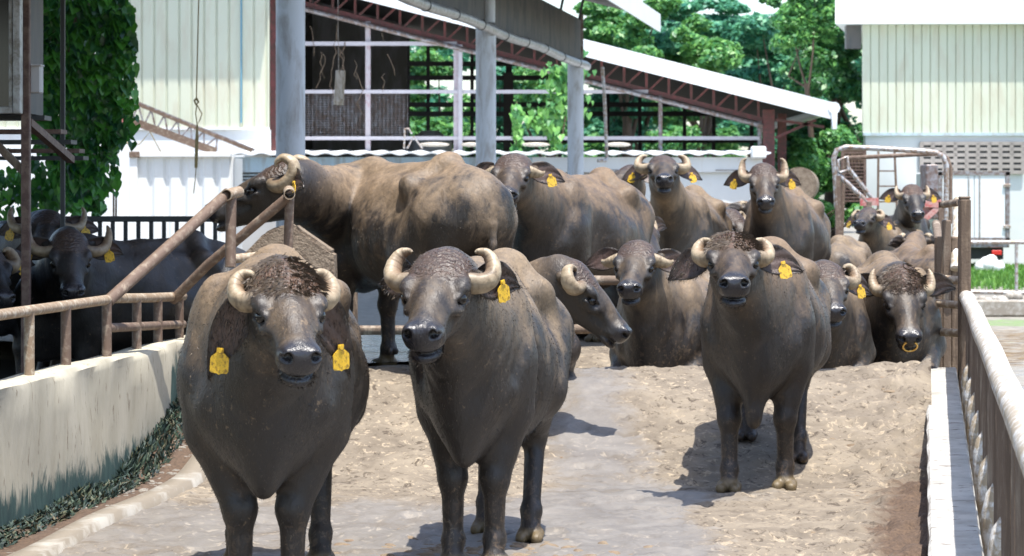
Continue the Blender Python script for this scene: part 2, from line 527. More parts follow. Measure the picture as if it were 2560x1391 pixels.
class Buf:
    """builds one water buffalo: root Empty at ground under the body, animal faces local +x"""
    def __init__(s, label, loc, yaw, mat, M, scale=1.0, head=(1.02, 0, 1.36), hyaw=0, hpitch=45, hroll=0, horns='curl', horn_s=1.0, lying=False,
                 legs=None, fat=1.0, neck_k=1.0, fine=.012, head_fine=None, ears=((-10, -22), (-10, -22)), ear_droop=.25, ear_fwd=(-.25, -.25), tags=(True, True), tag_kind=None,
                 gz=None, dewlap=0.2, tail=True, ring=False, hollow=True, hair=False, head_s=1.0, earlen=.27, poll=.0, eye_half=True, horn_sides=(1, 1), earw=.082,name='water_buffalo', stance=1.0, strands=0, tagu=.52, front_dark=.75):
        root = empty(name, loc, yaw, label, 'buffalo', 'herd of water buffalo'); s.root = root
        root.scale = (scale,)*3
        dz = -.50 if lying else 0.0
        # ---- head frame
        hy, hp = R(hyaw), R(hpitch)
        f = Vector((math.cos(hy)*math.cos(hp), math.sin(hy)*math.cos(hp), -math.sin(hp)))
        u0 = Vector((math.cos(hy)*math.sin(hp), math.sin(hy)*math.sin(hp), math.cos(hp)))
        if hroll: u0 = Matrix.Rotation(R(hroll), 3, f) @ u0
        Rm = rotm(f, u0); O = np.array(head, float); O[2] += dz
        hs = head_s
        H = lambda a, b, c: O + Rm @ (np.array([a, b, c])*hs)
        lo_h = np.min([H(x, y, z) for x in (-.2, .62) for y in (-.17, .17) for z in (-.25, .2)], axis=0)
        hi_h = np.max([H(x, y, z) for x in (-.2, .62) for y in (-.17, .17) for z in (-.25, .2)], axis=0)
        hf = head_fine or fine*.6
        def axis(a, b, l, h):
            l, h = max(a, l), min(b, h); out = []; x = a
            while x < b:
                out.append(x); x += hf if l <= x <= h else fine
            out.append(b); return np.array(out)
        xs = axis(-1.32, max(1.0, hi_h[0]+.05), lo_h[0], hi_h[0])
        ys = axis(min(-.62, lo_h[1]-.05), max(.62, hi_h[1]+.05), lo_h[1], hi_h[1])
        zs = axis(-.25 if not lying else -.1, max(1.46+dz, hi_h[2]+.05), lo_h[2], hi_h[2])
        F = Field(xs, ys, zs)
        w = fat
        B = lambda x, y, z: (x, y, z+dz)
        # ---- trunk
        F.ell(B(-.16, 0, .90), (.74, .355*w, .395), .08)
        F.ell(B(-.22, 0, .84), (.52, .395*w, .355), .08)
        F.ell(B(.36, 0, .93), (.42, .275*w, .40), .10)
        F.ell(B(.50, 0, .86), (.30, .255*w, .34), .10)
        F.ell(B(-.72, 0, 1.00), (.36, .27*w, .29), .10)
        F.ell(B(-.86, 0, 1.0), (.22, .20*w, .26), .08)
        for a, b, r1, r2 in (((-.98, 0, 1.13), (-.56, 0, 1.325), .07, .045), ((-.56, 0, 1.325), (-.10, 0, 1.225), .045, .08), ((-.10, 0, 1.225), (.36, 0, 1.265), .08, .085), ((.36, 0, 1.27), (.62, 0, 1.22), .09, .10)):
            F.cone(B(*a), B(*b), r1, r2, .085)
        for sy in (-1, 1):
            F.ell(B(-.50, sy*.255*w, 1.17), (.075, .055, .06), .07)          # hip bone
            F.cone(B(-.50, sy*.245*w, 1.175), B(-.54, sy*.05, 1.31), .045, .05, .09)
            F.cone(B(-.50, sy*.24*w, 1.15), B(-.95, sy*.12*w, 1.10), .05, .05, .09)
            F.ell(B(-.97, sy*.115*w, 1.06), (.055, .05, .07), .07)           # pin bone
            F.ell(B(-.34, sy*.43*w, 1.13), (.15, .12, .12), .13, sub=True)    # paralumbar hollow
            F.ell(B(.40, sy*.20*w, 1.00), (.17, .115, .30), .08)              # shoulder blade
            F.ell(B(.55, sy*.17*w, .84), (.13, .11, .15), .07)                # point of shoulder
            F.ell(B(.63, sy*.315*w, 1.08), (.05, .07, .20), .09, sub=True)     # groove between neck and shoulder
            F.ell(B(.20, sy*.385*w, 1.00), (.06, .06, .24), .10, sub=True)     # behind the shoulder blade
            F.ell(B(.17, sy*.40*w, .74), (.09, .09, .22), .14, sub=True)     # behind the elbow
        # ---- neck
        sh = np.array(B(.50, 0, 1.02)); nb = O + Rm @ np.array([-.02, 0, -.055])
        mid = (sh + nb)/2 + np.array([.03, 0, -.015])
        c = [sh, sh*.62+mid*.38 + np.array([.03, 0, 0]), mid, nb*.75+mid*.25, nb]
        rr = [.30, .255, .205*neck_k, .168*neck_k, .135]
        lat = np.cross([0, 0, 1], nb-sh); lat = lat/np.linalg.norm(lat)
        for i in range(4):
            F.cone(c[i], c[i+1], rr[i], rr[i+1], .07, flat=(lat, .74))
        # jowl / throat and dewlap
        F.cone(O + Rm @ (np.array([.10, 0, -.13])*hs), c[1] + np.array([.04, 0, -.16]), .06, .09, .11)
        F.ell(B(.68, 0, .74), (.15, .115, .17), .12)
        if dewlap:
            F.cone(B(.74, 0, .92), B(.70, 0, .58-.13*dewlap), .17, .035, .10, flat=((0, 1, 0), .62)); F.cone(B(.70, 0, .58-.13*dewlap), B(.50, 0, .60), .035, .09, .10, flat=((0, 1, 0), .6))
        # ---- legs
        legs = legs or {}
        g = gz or (lambda x, y: 0.0)
        for sy, nm in ((-1, 'R'), (1, 'L')):
            if not lying:
                dx, kn = legs.get('F'+nm, (0.0, 0.0))       # hoof shift along x, knee bend
                lift = legs.get('F'+nm+'z', 0.0)
                y = sy*.165*w*stance
                hx = .47+dx; z0 = g(hx, y)+lift
                el = (.40+dx*.2, sy*.21*w, .70); k = (.455+dx*.62+kn, y*1.02, .405+z0*.6); fl = (.44+dx*.95, y, .13+z0); ho = (.475+dx, y, .045+z0)
                F.cone((.46, sy*.19*w, .92), el, .145, .108, .07)
                F.cone(el, k, .100, .064, .05); F.cone((el[0]-.02, el[1], el[2]-.02), (k[0]-.01, k[1], k[2]+.13), .07, .05, .06)
                F.ell(k, (.064, .058, .078), .03)
                F.cone(k, fl, .053, .043, .03); F.ell(fl, (.056, .051, .048), .025)
                F.cone(fl, ho, .045, .05, .02)
                for q in (-1, 1):
                    F.cone((ho[0]-.025, y+q*.032, .036+z0), (ho[0]+.070, y+q*.040, .024+z0), .038, .030, .006)
                    F.ell((fl[0]-.055, y+q*.025, fl[2]-.02), (.02, .017, .024), .012)
                dx, kn = legs.get('H'+nm, (0.0, 0.0)); lift = legs.get('H'+nm+'z', 0.0)
                y = sy*.185*w
                hx = -.80+dx; z0 = g(hx, y)+lift
                st = (-.52+dx*.3, sy*.245*w, .74); hk = (-.90+dx*.8+kn, y, .50+z0*.7); fl = (-.835+dx, y, .14+z0); ho = (-.79+dx, y, .045+z0)
                F.cone((-.70, sy*.165*w, .98), st, .20, .135, .08)
                F.cone((-.86, sy*.15*w, .95), (-.80+dx*.4, sy*.18*w, .66), .13, .085, .08)
                F.cone(st, hk, .115, .058, .06); F.cone((-.80+dx*.4, sy*.185*w, .68), (hk[0]-.03, hk[1], hk[2]+.05), .075, .032, .05)
                F.ell(hk, (.062, .05, .085), .03)
                F.cone(hk, fl, .05, .043, .03); F.ell(fl, (.056, .05, .046), .025)
                F.cone(fl, ho, .045, .05, .02)
                for q in (-1, 1):
                    F.cone((ho[0]-.025, y+q*.030, .036+z0), (ho[0]+.060, y+q*.036, .024+z0), .036, .029, .006)
                    F.ell((fl[0]-.055, y+q*.025, fl[2]-.02), (.02, .017, .024), .012)
            else:
                el = (.36, sy*.27*w, .26); k = (.64, sy*.25*w, .085); ho = (.42, sy*.16, .06)
                F.cone((.44, sy*.2*w, .42), el, .15, .115, .07); F.cone(el, k, .10, .068, .05); F.ell(k, (.075, .062, .07), .03)
                F.cone(k, ho, .055, .05, .03)
                hp_ = (-.70, sy*.2*w, .46); st = (-.30, sy*.40*w, .27); hk = (-.80, sy*.44*w, .09); ho = (-.38, sy*.46*w, .055)
                F.cone(hp_, st, .21, .14, .08); F.cone(st, hk, .13, .07, .06); F.ell(hk, (.075, .06, .07), .03); F.cone(hk, ho, .056, .05, .03)
                for q in (-1, 1): F.cone((ho[0], ho[1]+q*.025, .04), (ho[0]+.07, ho[1]+q*.028, .03), .032, .026, .01)
        if not lying:
            F.ell((-.50, 0, .55), (.17, .13*w, .11), .09)                     # udder / groin
        # ---- tail
        if tail:
            tp = catmull([B(-.99, 0, 1.16), B(-1.065, .01, 1.05), B(-1.09, .02, .82), B(-1.08, .025, .60), B(-1.07, .03, .38)] if not lying else
                         [B(-.99, 0, 1.16), B(-1.065, .01, 1.03), B(-1.10, .05, .80), (-1.06, .2, .10), (-.9, .34, .05)], 9)
            tr = [.045, .036, .031, .028, .025, .024, .028, .032, .014]
            for i in range(8): F.cone(tp[i], tp[i+1], tr[i], tr[i+1], .02)
        # ---- head (skull, brow, face, jaw, muzzle)
        def he(c, r, k=.03, sub=False): F.ell(H(*c), tuple(x*hs for x in r), k, Rm, sub)
        def hc(a, b, r1, r2, k=.03, fl=None, sub=False): F.cone(H(*a), H(*b), r1*hs, r2*hs, k, flat=(Rm[:, 1], fl) if fl else None, sub=sub)
        he((.075, 0, .010), (.125, .142, .098+poll*.03), .04)
        he((.01, 0, .035), (.075, .112, .072), .04)
        hc((.12, 0, -.030), (.40, 0, -.038), .116, .080, .035, 1.0)
        he((.20, 0, .016), (.15, .086, .066), .035)                         # forehead to nasal bridge
        hc((.22, 0, .030), (.43, 0, .010), .046, .040, .035)
        he((.15, .0, -.105), (.13, .086, .085), .04)                       # cheek and jaw
        hc((.13, 0, -.125), (.43, 0, -.090), .070, .042, .03)
        he((.462, 0, -.010), (.064, .087, .060), .025); he((.494, 0, -.012), (.036, .075, .050), .02)   # muzzle pad
        he((.450, 0, -.050), (.072, .081, .034), .022)                     # upper lip
        he((.442, 0, -.110), (.072, .064, .031), .008)                     # lower lip and chin
        for q in (-1, 1):
            he((.172, q*.110, .040), (.058, .036, .034), .03)              # brow
            he((.225, q*.088, -.02), (.08, .037, .04), .04)
            he((.232, q*.128, .010), (.042, .030, .028), .018, True)       # eye socket
            hc((.190, q*.126, .036), (.250, q*.104, .028), .015, .010, .012) # upper lid
            hc((.196, q*.128, -.018), (.252, q*.106, -.010), .013, .009, .012)
            he((.500, q*.048, .018), (.032, .026, .025), .02)              # nostril rim
            he((.532, q*.050, .014), (.042, .016, .022), .007, True); he((.520, q*.067, .006), (.034, .012, .012), .007, True)       # nostril
            he((.33, q*.088, -.055), (.07, .016, .03), .03, True)
            hc((.02, q*.10, -.02), (-.02, q*.155, -.02), .045, .032, .03)  # ear root
        hc((.514, -.047, -.081), (.514, .047, -.081), .008, .008, .005, sub=True)
        for q in (-1, 1): hc((.514, q*.047, -.081), (.41, q*.083, -.090), .008, .007, .005, sub=True)
        V, Q = F.mesh()
        # keep the one piece
        V = smooth_mesh(V, Q, 1, .4)
        # skin irregularity
        ph = rng.uniform(0, 6, 6)
        def rip(fx, fy, fz, a, p): return a*np.sin(V[:, 0]*fx+p)*np.sin(V[:, 1]*fy+p*1.7)*np.sin(V[:, 2]*fz+p*.6)
        dn = rip(13, 11, 9, .006, ph[0]) + rip(27, 23, 19, .003, ph[1])
        rm = np.clip((.5-np.abs(V[:, 0]+.02))/.25, 0, 1)*np.clip((1.12+dz-V[:, 2])/.15, 0, 1)*np.clip((V[:, 2]-.62-dz)/.2, 0, 1)*np.clip((np.abs(V[:, 1])-.16)/.12, 0, 1)
        dn = dn*np.clip((V[:, 0]+1.03)/.08, 0, 1) + rm*.0018*np.sin((V[:, 0]+(V[:, 2]-.9)*.35)*68)
        nk = np.clip((V[:, 0]-.45)/.15, 0, 1)*np.clip((V[:, 2]-.75-dz)/.1, 0, 1)
        dn = dn + nk*.0032*np.sin(V[:, 0]*62 + 2.5*np.sin(V[:, 2]*9+ph[1]) + V[:, 2]*14)*(.5+.5*np.sin(V[:, 2]*17+V[:, 1]*9+ph[2]))
        cen = np.array([0, 0, .9+dz]); nrm = V-cen; nrm[:, 0] *= .2; nrm /= np.linalg.norm(nrm, axis=1)[:, None]
        hl = (V-O) @ Rm / hs
        inhead = np.clip(1-np.maximum(0, np.linalg.norm((hl-np.array([.22, 0, -.03]))/np.array([.36, .2, .2]), axis=1)-.9)/.25, 0, 1)
        V = V + nrm*(dn*(1-inhead))[:, None]
        # ---- ears joined to the body mesh
        nV = len(V); parts = [V]; faces = [Q]; earin = [np.zeros(nV)]
        s.tagpts = []
        for q, (eo, ee), fw in ((-1, ears[0], ear_fwd[0]), (1, ears[1], ear_fwd[1])):
            if eo is None: continue
            a, b = R(eo), R(ee)       # elevation, (unused) twist
            d = Rm @ np.array([fw*1.0, q*math.cos(a), math.sin(a)])
            face = Rm @ np.array([.70, q*.15, .60+math.sin(b)])
            ev, ef, ei, tp_, fc, td = ear_mesh(H(.0, q*.130, -.02), d, face, earlen*hs, earw*hs, droop=ear_droop, tagu=tagu)
            if q > 0: ef = ef[:, ::-1]
            parts.append(ev); faces.append(ef + sum(len(p) for p in parts[:-1])); earin.append(ei)
            s.tagpts.append((q, tp_, fc, td))
        V = np.concatenate(parts); Q = np.concatenate(faces); earin = np.concatenate(earin)
        hl = (V-O) @ Rm / hs
        isear = np.arange(len(V)) >= nV
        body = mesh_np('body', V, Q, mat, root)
        near = lambda c, r: np.clip(1.35-np.linalg.norm((hl-np.array(c))/np.array(r), axis=1), 0, .35)/.35
        muz = near((.515, 0, -.02), (.075, .095, .085))*(~isear)
        fattr(body, 'muz', muz)
        fattr(body, 'dark', np.maximum(np.maximum(near((.508, .053, .012), (.028, .017, .017)), near((.508, -.053, .012), (.028, .017, .017))), np.maximum(near((.50, 0, -.082), (.09, .105, .007)), .55*np.maximum(near((.228, .118, .01), (.05, .04, .034)), near((.228, -.118, .01), (.05, .04, .034)))))*(~isear))
        fattr(body, 'poll', near((.06, 0, .07), (.11, .13, .085))*(~isear)*(1.0 if hair else .55))
        fattr(body, 'face', near((.28, 0, .04), (.22, .09, .05))*(~isear))
        fr = .8*np.clip((V[:, 0]-.42)/.3, 0, 1)*np.clip((1.22+dz-V[:, 2])/.2, 0, 1)  # neck and chest mask: painted shade, and dust kept off
        fattr(body, 'head', np.maximum(np.maximum(inhead_full(hl), isear*1.0), fr))
        fattr(body, 'earin', earin); fattr(body, 'frontshade', fr*front_dark*(~isear))
        zz = V[:, 2].copy()
        if gz and not lying: zz = zz - np.array([g(a, b) for a, b in V[:, :2]]) if len(V) < 0 else zz
        fattr(body, 'hoof', np.clip((.075-zz)/.02, 0, 1)*(0 if lying else 1))
        at = body.data.attributes.new('hc', 'FLOAT_VECTOR', 'POINT'); at.data.foreach_set('vector', hl.astype(np.float32)[:, [1, 2, 0]].ravel())
        if strands:
            poll_w = near((.04, 0, .07), (.13, .15, .10)); chin_w = near((.46, 0, -.12), (.09, .08, .04))
            P4 = V[Q]; e1 = P4[:, 2]-P4[:, 0]; e2 = P4[:, 3]-P4[:, 1]; nr = np.cross(e1, e2); ar = np.linalg.norm(nr, axis=1)+1e-9; nr = nr/ar[:, None]
            pw = poll_w[Q].mean(1); cw = chin_w[Q].mean(1); mz = muz[Q].mean(1); ew = isear[Q].mean(1)
            bel = np.clip((.62-P4[:, :, 2].mean(1))/.1, 0, 1)*(np.abs(P4[:, :, 0].mean(1)+.05) < .30)*(P4[:, :, 2].mean(1) > .38)
            wt = ar*(1 + pw*(3.2 if hair else 0) + cw*3 + ew*3.5 + bel*2.5)*(1-mz*.97)*(1-np.clip((P4[:, :, 2].mean(1) < .09)*1.0, 0, 1)); wt /= wt.sum()
            n = strands; pick = rng.choice(len(Q), n, p=wt); a_, b_ = rng.random((n, 1)), rng.random((n, 1)); p4 = P4[pick]
            base_ = p4[:, 0]*(1-a_)*(1-b_) + p4[:, 1]*a_*(1-b_) + p4[:, 2]*a_*b_ + p4[:, 3]*(1-a_)*b_
            flow = np.array([-.35, 0, -.75]) + rng.normal(size=(n, 3))*.28
            hp_ = np.clip(pw+cw, 0, 1)[pick][:, None]
            lat_ = np.sign((base_-O) @ Rm[:, 1]); swirl = np.sin((base_-O) @ Rm[:, 0]*38)*.55
            flow = flow*(1-hp_) + hp_*(np.outer(np.ones(n), Rm @ np.array([.6, 0, 0])) + np.outer(lat_*.45+swirl, Rm[:, 1]) + rng.normal(size=(n, 3))*.22)
            dr = nr[pick]*(.32 - .06*hp_) + flow*.9; dr /= np.linalg.norm(dr, axis=1)[:, None]
            ln = (.005 + .005*rng.random(n) + pw[pick]*(.026 if hair else 0) + cw[pick]*.009 + ew[pick]*.012 + bel[pick]*.016)[:, None]*(.6 + .8*rng.random((n, 1)))
            sd = np.cross(dr, nr[pick]); sd /= np.linalg.norm(sd, axis=1)[:, None]+1e-9
            wd_ = .0011 + .0006*pw[pick][:, None]
            HV = np.stack([base_-sd*wd_, base_+sd*wd_, base_+dr*ln*.6+nr[pick]*.001, base_+dr*ln+np.array([0, 0, -.2])*ln], 1).reshape(-1, 3)
            HF = (np.arange(n)[:, None]*4 + np.array([[0, 1, 2]])); HF2 = np.arange(n)[:, None]*4 + np.array([[0, 2, 3]])
            ho_ = mesh_np('hair', HV, np.concatenate([HF, HF2]), M['hair'], root, smooth=False); fattr(ho_, 'rnd', np.repeat(rng.random(n), 4)); fattr(ho_, 'pollhair', np.repeat(pw[pick]*(.7 if hair else .2), 4))
        # ---- horns, eyes, tags
        for q, on in zip((-1, 1), horn_sides):
            if not on: continue
            hv, hf_, rg, inn, bs = horn_mesh(O, Rm, q, horns, hs*horn_s)
            ho_ = mesh_np('horn', hv, hf_, M['horn'], root); fattr(ho_, 'ring', rg); fattr(ho_, 'inner', inn); fattr(ho_, 'base', bs)
        for q in (-1, 1):
            mb = MB(); mb.ell(H(.220, q*.106, .010), (.029*hs,)*3, 14, 9); mb.build('eye', M['eye'], root, smooth=True, angle=180)
        for (q, p, fc, td), on in zip(s.tagpts, [t for t, e in zip(tags, ears) if e[0] is not None]):
            if not on: continue
            ts = on if isinstance(on, float) else 1.0
            y = Vector(fc); y.z = y.z*.45; y.normalize(); zz = Vector((0, 0, 1)) - Vector(td)*.25; x = y.cross(zz).normalized(); zz = x.cross(y)
            mt = tag_mesh(ts).build('ear_tag', M['tag'], root)
            mt.matrix_local = Matrix.Translation(Vector(p) + Vector(fc)*.012) @ Matrix((x, y, zz)).transposed().to_4x4()
        if ring:
            mb = MB(); pts = []
            for i in range(29):
                an = R(-235 + 290*i/28)
                pts.append(H(.535+.012*math.sin(an)*0, .045*math.cos(an), -.035 + .045*math.sin(an)))
            mb.tube([Vector(p) for p in pts], .0075, 10); mb.build('nose_ring', M['brass'], root, smooth=True)
        s.O, s.Rm = O, Rm

def inhead_full(hl):
    d = np.linalg.norm((hl-np.array([.22, 0, -.03]))/np.array([.40, .22, .22]), axis=1)
    return np.clip(1-np.maximum(0, d-.85)/.45, 0, 1)
# ------------------------------------------------------------------ camera frame: 1 px of the 2560-wide photo = d / FPX metres
FPX = 6500.0; EYE = 1.65; HZN = 490.0
def at(px, py, d):
    return Vector(((px-1280)/FPX*d, d, EYE - (py-HZN)/FPX*d))
def xat(px, d): return (px-1280)/FPX*d
def sst(a, b, x):
    t = min(1, max(0, (x-a)/(b-a))); return t*t*(3-2*t)
def wall_x(y): return -2.51 + .1*(y-12.77)
def kerb_x(y): return 1.663 + .158*(y-10.37)
def terrain(x, y):
    z = .5*sst(14.7, 17.6, y) if y < 17.6 else .5 - .012*max(0, y-18)
    if y > 17.3: z -= .05*sst(17.3, 18.0, y) + .16*sst(.1, .5, x)*sst(17.4, 18.2, y)*(1-sst(20.3, 21.0, y))
    if y > 24: z -= .30*sst(24, 33, y)
    return z

M = {}
t = NT('buffalo_hair'); t.set(col=t.mix(t.attr('pollhair'), t.ramp(t.attr('rnd'), [(.2, (.012, .010, .009)), (.8, (.05, .038, .028)), (1, (.16, .12, .08))]), (.092, .066, .044)), rough=.5); M['hair'] = t.m
M['horn'] = horn_material(); M['tag'] = tag_material()
t = NT('eye_dark'); t.set(col=(.006, .005, .005), rough=.08); M['eye'] = t.m
t = NT('brass'); t.set(col=(.75, .50, .16), rough=.25, metal=1.0); M['brass'] = t.m
DUST = (.205, .143, .084)
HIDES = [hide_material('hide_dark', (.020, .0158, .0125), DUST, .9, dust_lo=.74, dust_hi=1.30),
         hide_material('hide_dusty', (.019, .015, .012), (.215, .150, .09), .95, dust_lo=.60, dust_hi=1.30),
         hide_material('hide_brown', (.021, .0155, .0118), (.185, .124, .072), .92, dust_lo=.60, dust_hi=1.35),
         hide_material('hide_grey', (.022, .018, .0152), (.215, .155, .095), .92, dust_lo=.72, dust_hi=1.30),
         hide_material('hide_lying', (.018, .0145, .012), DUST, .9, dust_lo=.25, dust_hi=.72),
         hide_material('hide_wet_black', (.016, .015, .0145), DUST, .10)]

def cow(label, root, phi, head, psi, pitch, hide, scale=1.0, z=None, **kw):
    px, d = root
    x = xat(px, d); zz = terrain(x, d) if z is None else z
    yaw = R(-90 + phi)
    hp = at(head[0], head[1], FPX/head[2])
    rel = Matrix.Rotation(-yaw, 3, 'Z') @ (hp - Vector((x, d, zz))) / scale
    lying = kw.get('lying')
    if lying: rel.z += .50
    cz, sz = math.cos(yaw), math.sin(yaw)
    g = (lambda a, b: (terrain(x + (a*cz - b*sz)*scale, d + (a*sz + b*cz)*scale) - zz)/scale) if z is None else None
    fine = kw.pop('fine', .013 if d < 14 else .015 if d < 20 else .020)
    return Buf(label, (x, d, zz), yaw, HIDES[hide], M, scale, head=tuple(rel), hyaw=psi-phi, hpitch=pitch, gz=g, fine=fine, **kw)

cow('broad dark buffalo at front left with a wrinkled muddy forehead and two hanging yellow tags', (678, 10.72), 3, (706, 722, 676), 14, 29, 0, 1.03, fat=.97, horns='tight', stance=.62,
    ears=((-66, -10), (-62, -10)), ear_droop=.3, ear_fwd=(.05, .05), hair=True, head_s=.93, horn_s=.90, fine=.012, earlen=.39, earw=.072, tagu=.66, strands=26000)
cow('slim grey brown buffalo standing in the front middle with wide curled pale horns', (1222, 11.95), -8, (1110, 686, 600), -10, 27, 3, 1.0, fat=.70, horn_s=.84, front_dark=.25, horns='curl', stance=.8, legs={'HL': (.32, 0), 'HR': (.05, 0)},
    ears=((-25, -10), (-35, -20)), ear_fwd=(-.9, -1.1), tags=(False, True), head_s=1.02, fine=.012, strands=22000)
cow('big dusty buffalo seen side on from behind with its head over the pipe gate', (1004, 17.75), -146, (728, 446, 375), -97, 22, 1, 1.06, fat=1.02, horns='ring', ears=((-10, 0), (-12, 0)), ear_fwd=(-.55, -.55), fine=.013, head_s=1.1, strands=12000)
cow('buffalo with lit forehead walking towards the camera with muddy hooves and hanging dewlap', (1910, 15.0), -10, (1832, 632, 465), -4, 18, 2, 1.0, fat=.9, horns='tight', horn_s=.92, dewlap=1.2,
    ears=((-28, -10), (-14, -10)), ear_fwd=(-.2, -.15), legs={'FR': (.12, 0.0), 'FL': (-.06, .0), 'HL': (.36, 0), 'HR': (.0, 0)}, tags=(False, True), fine=.012, hair=True, strands=22000)
cow('buffalo lying just beyond the ramp top with drooping horns and head turned left', (1690, 18.6), -18, (1594, 640, 368), -10, 25, 4, 1.0, lying=True, horns='droop', horn_s=.85, ears=((-10, 0), (-16, -10)), tags=(False, True))
cow('buffalo resting with its head in profile to the right behind the grey front buffalo', (1246, 16.7), 0, (1425, 690, 410), 78, 46, 4, .98, lying=True, horns='tight', ears=((None, 0), (-10, 0)), tags=(False, False), tail=False)
cow('massive lying buffalo with a brass ring through its nose and shaggy brown poll', (2215, 19.7), -6, (2252, 704, 348), 1, 45, 4, 1.06, lying=True, fat=1.05, horns='up', ears=((-16, -10), (-14, -10)), ring=True, hair=True, poll=1.0, head_s=1.04, tags=(True, False), strands=14000)
cow('buffalo almost hidden behind the walking buffalo with one horn and a tagged black ear showing', (2050, 18.9), -5, (2062, 690, 368), 2, 28, 4, .98, lying=True, horns='tight', ears=((-20, 0), (-30, 0)), tags=(False, True))
cow('brown buffalo standing behind the side on one with its face half covered by that rump', (1432, 21.3), -27, (1283, 420, 325), -6, 24, 2, 1.06, horns='droop', horn_s=.8, ears=((-20, 0), (-18, -5)), tags=(False, True))
cow('black faced buffalo with raised nose in the back row, two bright tags', (1712, 24.9), -13, (1656, 418, 275), -1, 14, 0, 1.0, horns='curl', horn_s=.9, ears=((-18, 0), (-18, 0)))
cow('brown buffalo with upright hooked horns at the right of the back row', (1962, 25.8), -14, (1908, 436, 262), -2, 32, 2, 1.02, horns='hook', ears=((-22, -5), (-22, -5)))
cow('dark buffalo peering out left of the black faced one', (1604, 29.5), -12, (1580, 436, 235), -28, 12, 0, .95, horns='droop', horn_s=.6, ears=((-15, 0), (-15, 0)), tags=(True, False))
cow('dark young buffalo lifting its nose beside the loading ramp', (2225, 31.5), -24, (2172, 540, 212), -22, 12, 0, .92, z=.08, horns='tight', horn_s=.9, ears=((-25, 0), (-35, 0)))
cow('black buffalo with upright horns in front of the ladder at right back', (2262, 33.5), -10, (2279, 482, 207), 2, 32, 5, 1.0, z=.1, horns='up', ears=((-14, 0), (-14, 0)), hair=True)
cow('shaded grey horned buffalo standing behind the left pipe rail', (318, 18.9), -52, (172, 610, 365), 14, 40, 5, 1.0, z=0.0, horns='wide', ears=((-12, -10), (-14, -10)), ear_fwd=(-.1, -.15))

cow('dark buffalo at left behind the wide horned one, head raised under the vines', (60, 21.6), -12, (118, 560, 318), 6, 26, 5, 1.05, z=0.0, horns='wide', ears=((-12, -10), (-6, -10)))
cow('shaded buffalo at the far left edge with only a tagged brown ear in view', (-150, 18.6), 10, (-42, 650, 372), 30, 30, 5, 1.0, z=0.0, horns='tight', ears=((-10, 0), (-4, 0)))
cow('buffalo at the back with only its low brown back showing behind white tank', (1800, 32.0), 55, (1735, 520, 200), 20, 50, 2, .95, z=.28, horns='tight', ears=((-10, 0), (-10, 0)), tags=(False, False))
cow('second low back showing between the black faced and the hooked horn buffalo', (1850, 29.5), 150, (1890, 520, 220), 170, 40, 1, .98, z=.12, horns='tight', ears=((-10, 0), (-10, 0)), tags=(False, False))
cow('reddish brown buffalo lying in shade below the black faced one, one horn tip pale', (1535, 22.6), 30, (1592, 560, 290), 30, 46, 2, .95, lying=True, horns='tight', horn_s=.8, ears=((-10, 0), (-10, 0)), tags=(False, False))
cow('small lying buffalo with a curled horn between two standing back row buffaloes', (1790, 27.2), 20, (1824, 545, 248), 40, 40, 2, .92, z=.02, lying=False, horns='tight', horn_s=.9, ears=((-10, 0), (-10, 0)), tags=(False, False))
cow('purplish grey buffalo turned away behind the young nose up buffalo', (2108, 28.5), 168, (2100, 640, 210), 175, 50, 3, .95, z=-.1, horns='tight', ears=((-10, 0), (-10, 0)), tags=(False, False))
cow('brown buffalo at right end of the herd pressed against the wooden rails', (2292, 27.0), -172, (2290, 600, 225), -172, 30, 2, .9, z=-.1, horns='tight', ears=((-10, 0), (-10, 0)), tags=(False, False))
# ------------------------------------------------------------------ materials of the place
MAT = {}
MAT['cream'] = simple('cream_siding', (.52, .545, .43), .5, var=.05, scale=1.2, bump=.04, col2=(.48, .47, .36), dirt=.22, streak=True)
MAT['white'] = simple('white_paint', (.70, .72, .72), .55, var=.03, scale=2, bump=.06, col2=(.66, .65, .62), dirt=.10, streak=True)
MAT['bluewhite'] = simple('pale_blue_paint', (.42, .54, .60), .5, var=.06, scale=2, bump=.05, col2=(.34, .38, .38), dirt=.25, streak=True)
MAT['pinksteel'] = simple('faded_red_steel', (.40, .27, .29), .55, var=.15, scale=5, bump=.06, col2=(.46, .42, .44), dirt=.45)
MAT['screenrail'] = simple('pale_screen_rail', (.50, .47, .50), .5, var=.1, scale=5, bump=.05)
MAT['redsteel'] = simple('red_oxide_steel', (.19, .055, .055), .6, var=.18, scale=5, bump=.1, col2=(.11, .05, .045), dirt=.35)
MAT['greysteel'] = simple('dull_grey_steel', (.30, .30, .32), .5, metal=.3, var=.15, scale=5, bump=.08, col2=(.17, .12, .10), dirt=.35)
MAT['galv'] = simple('galvanised_pipe', (.46, .47, .48), .42, metal=.35, var=.15, scale=9, bump=.08, col2=(.25, .18, .13), dirt=.33)
MAT['column'] = simple('grey_column_paint', (.46, .50, .54), .55, var=.06, scale=2.6, bump=.12, col2=(.30, .30, .30), dirt=.22, streak=True)
MAT['darksheet'] = simple('dark_roof_sheet', (.045, .050, .054), .6, var=.3, scale=2, bump=.08, col2=(.09, .085, .08), dirt=.35, streak=True)
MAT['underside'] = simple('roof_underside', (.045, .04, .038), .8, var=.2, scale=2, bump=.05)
MAT['roofwhite'] = simple('white_roof_sheet', (.72, .75, .76), .45, var=.03, scale=1.5, bump=.03, col2=(.66, .66, .63), dirt=.06)
MAT['rustpipe'] = simple('muddy_rusty_pipe', (.25, .195, .145), .68, var=.22, scale=9, bump=.35, col2=(.13, .085, .06), dirt=.45, bdist=.006)
MAT['palepipe'] = simple('dried_mud_pipe', (.44, .38, .29), .7, var=.2, scale=11, bump=.35, col2=(.24, .17, .11), dirt=.42, bdist=.006)
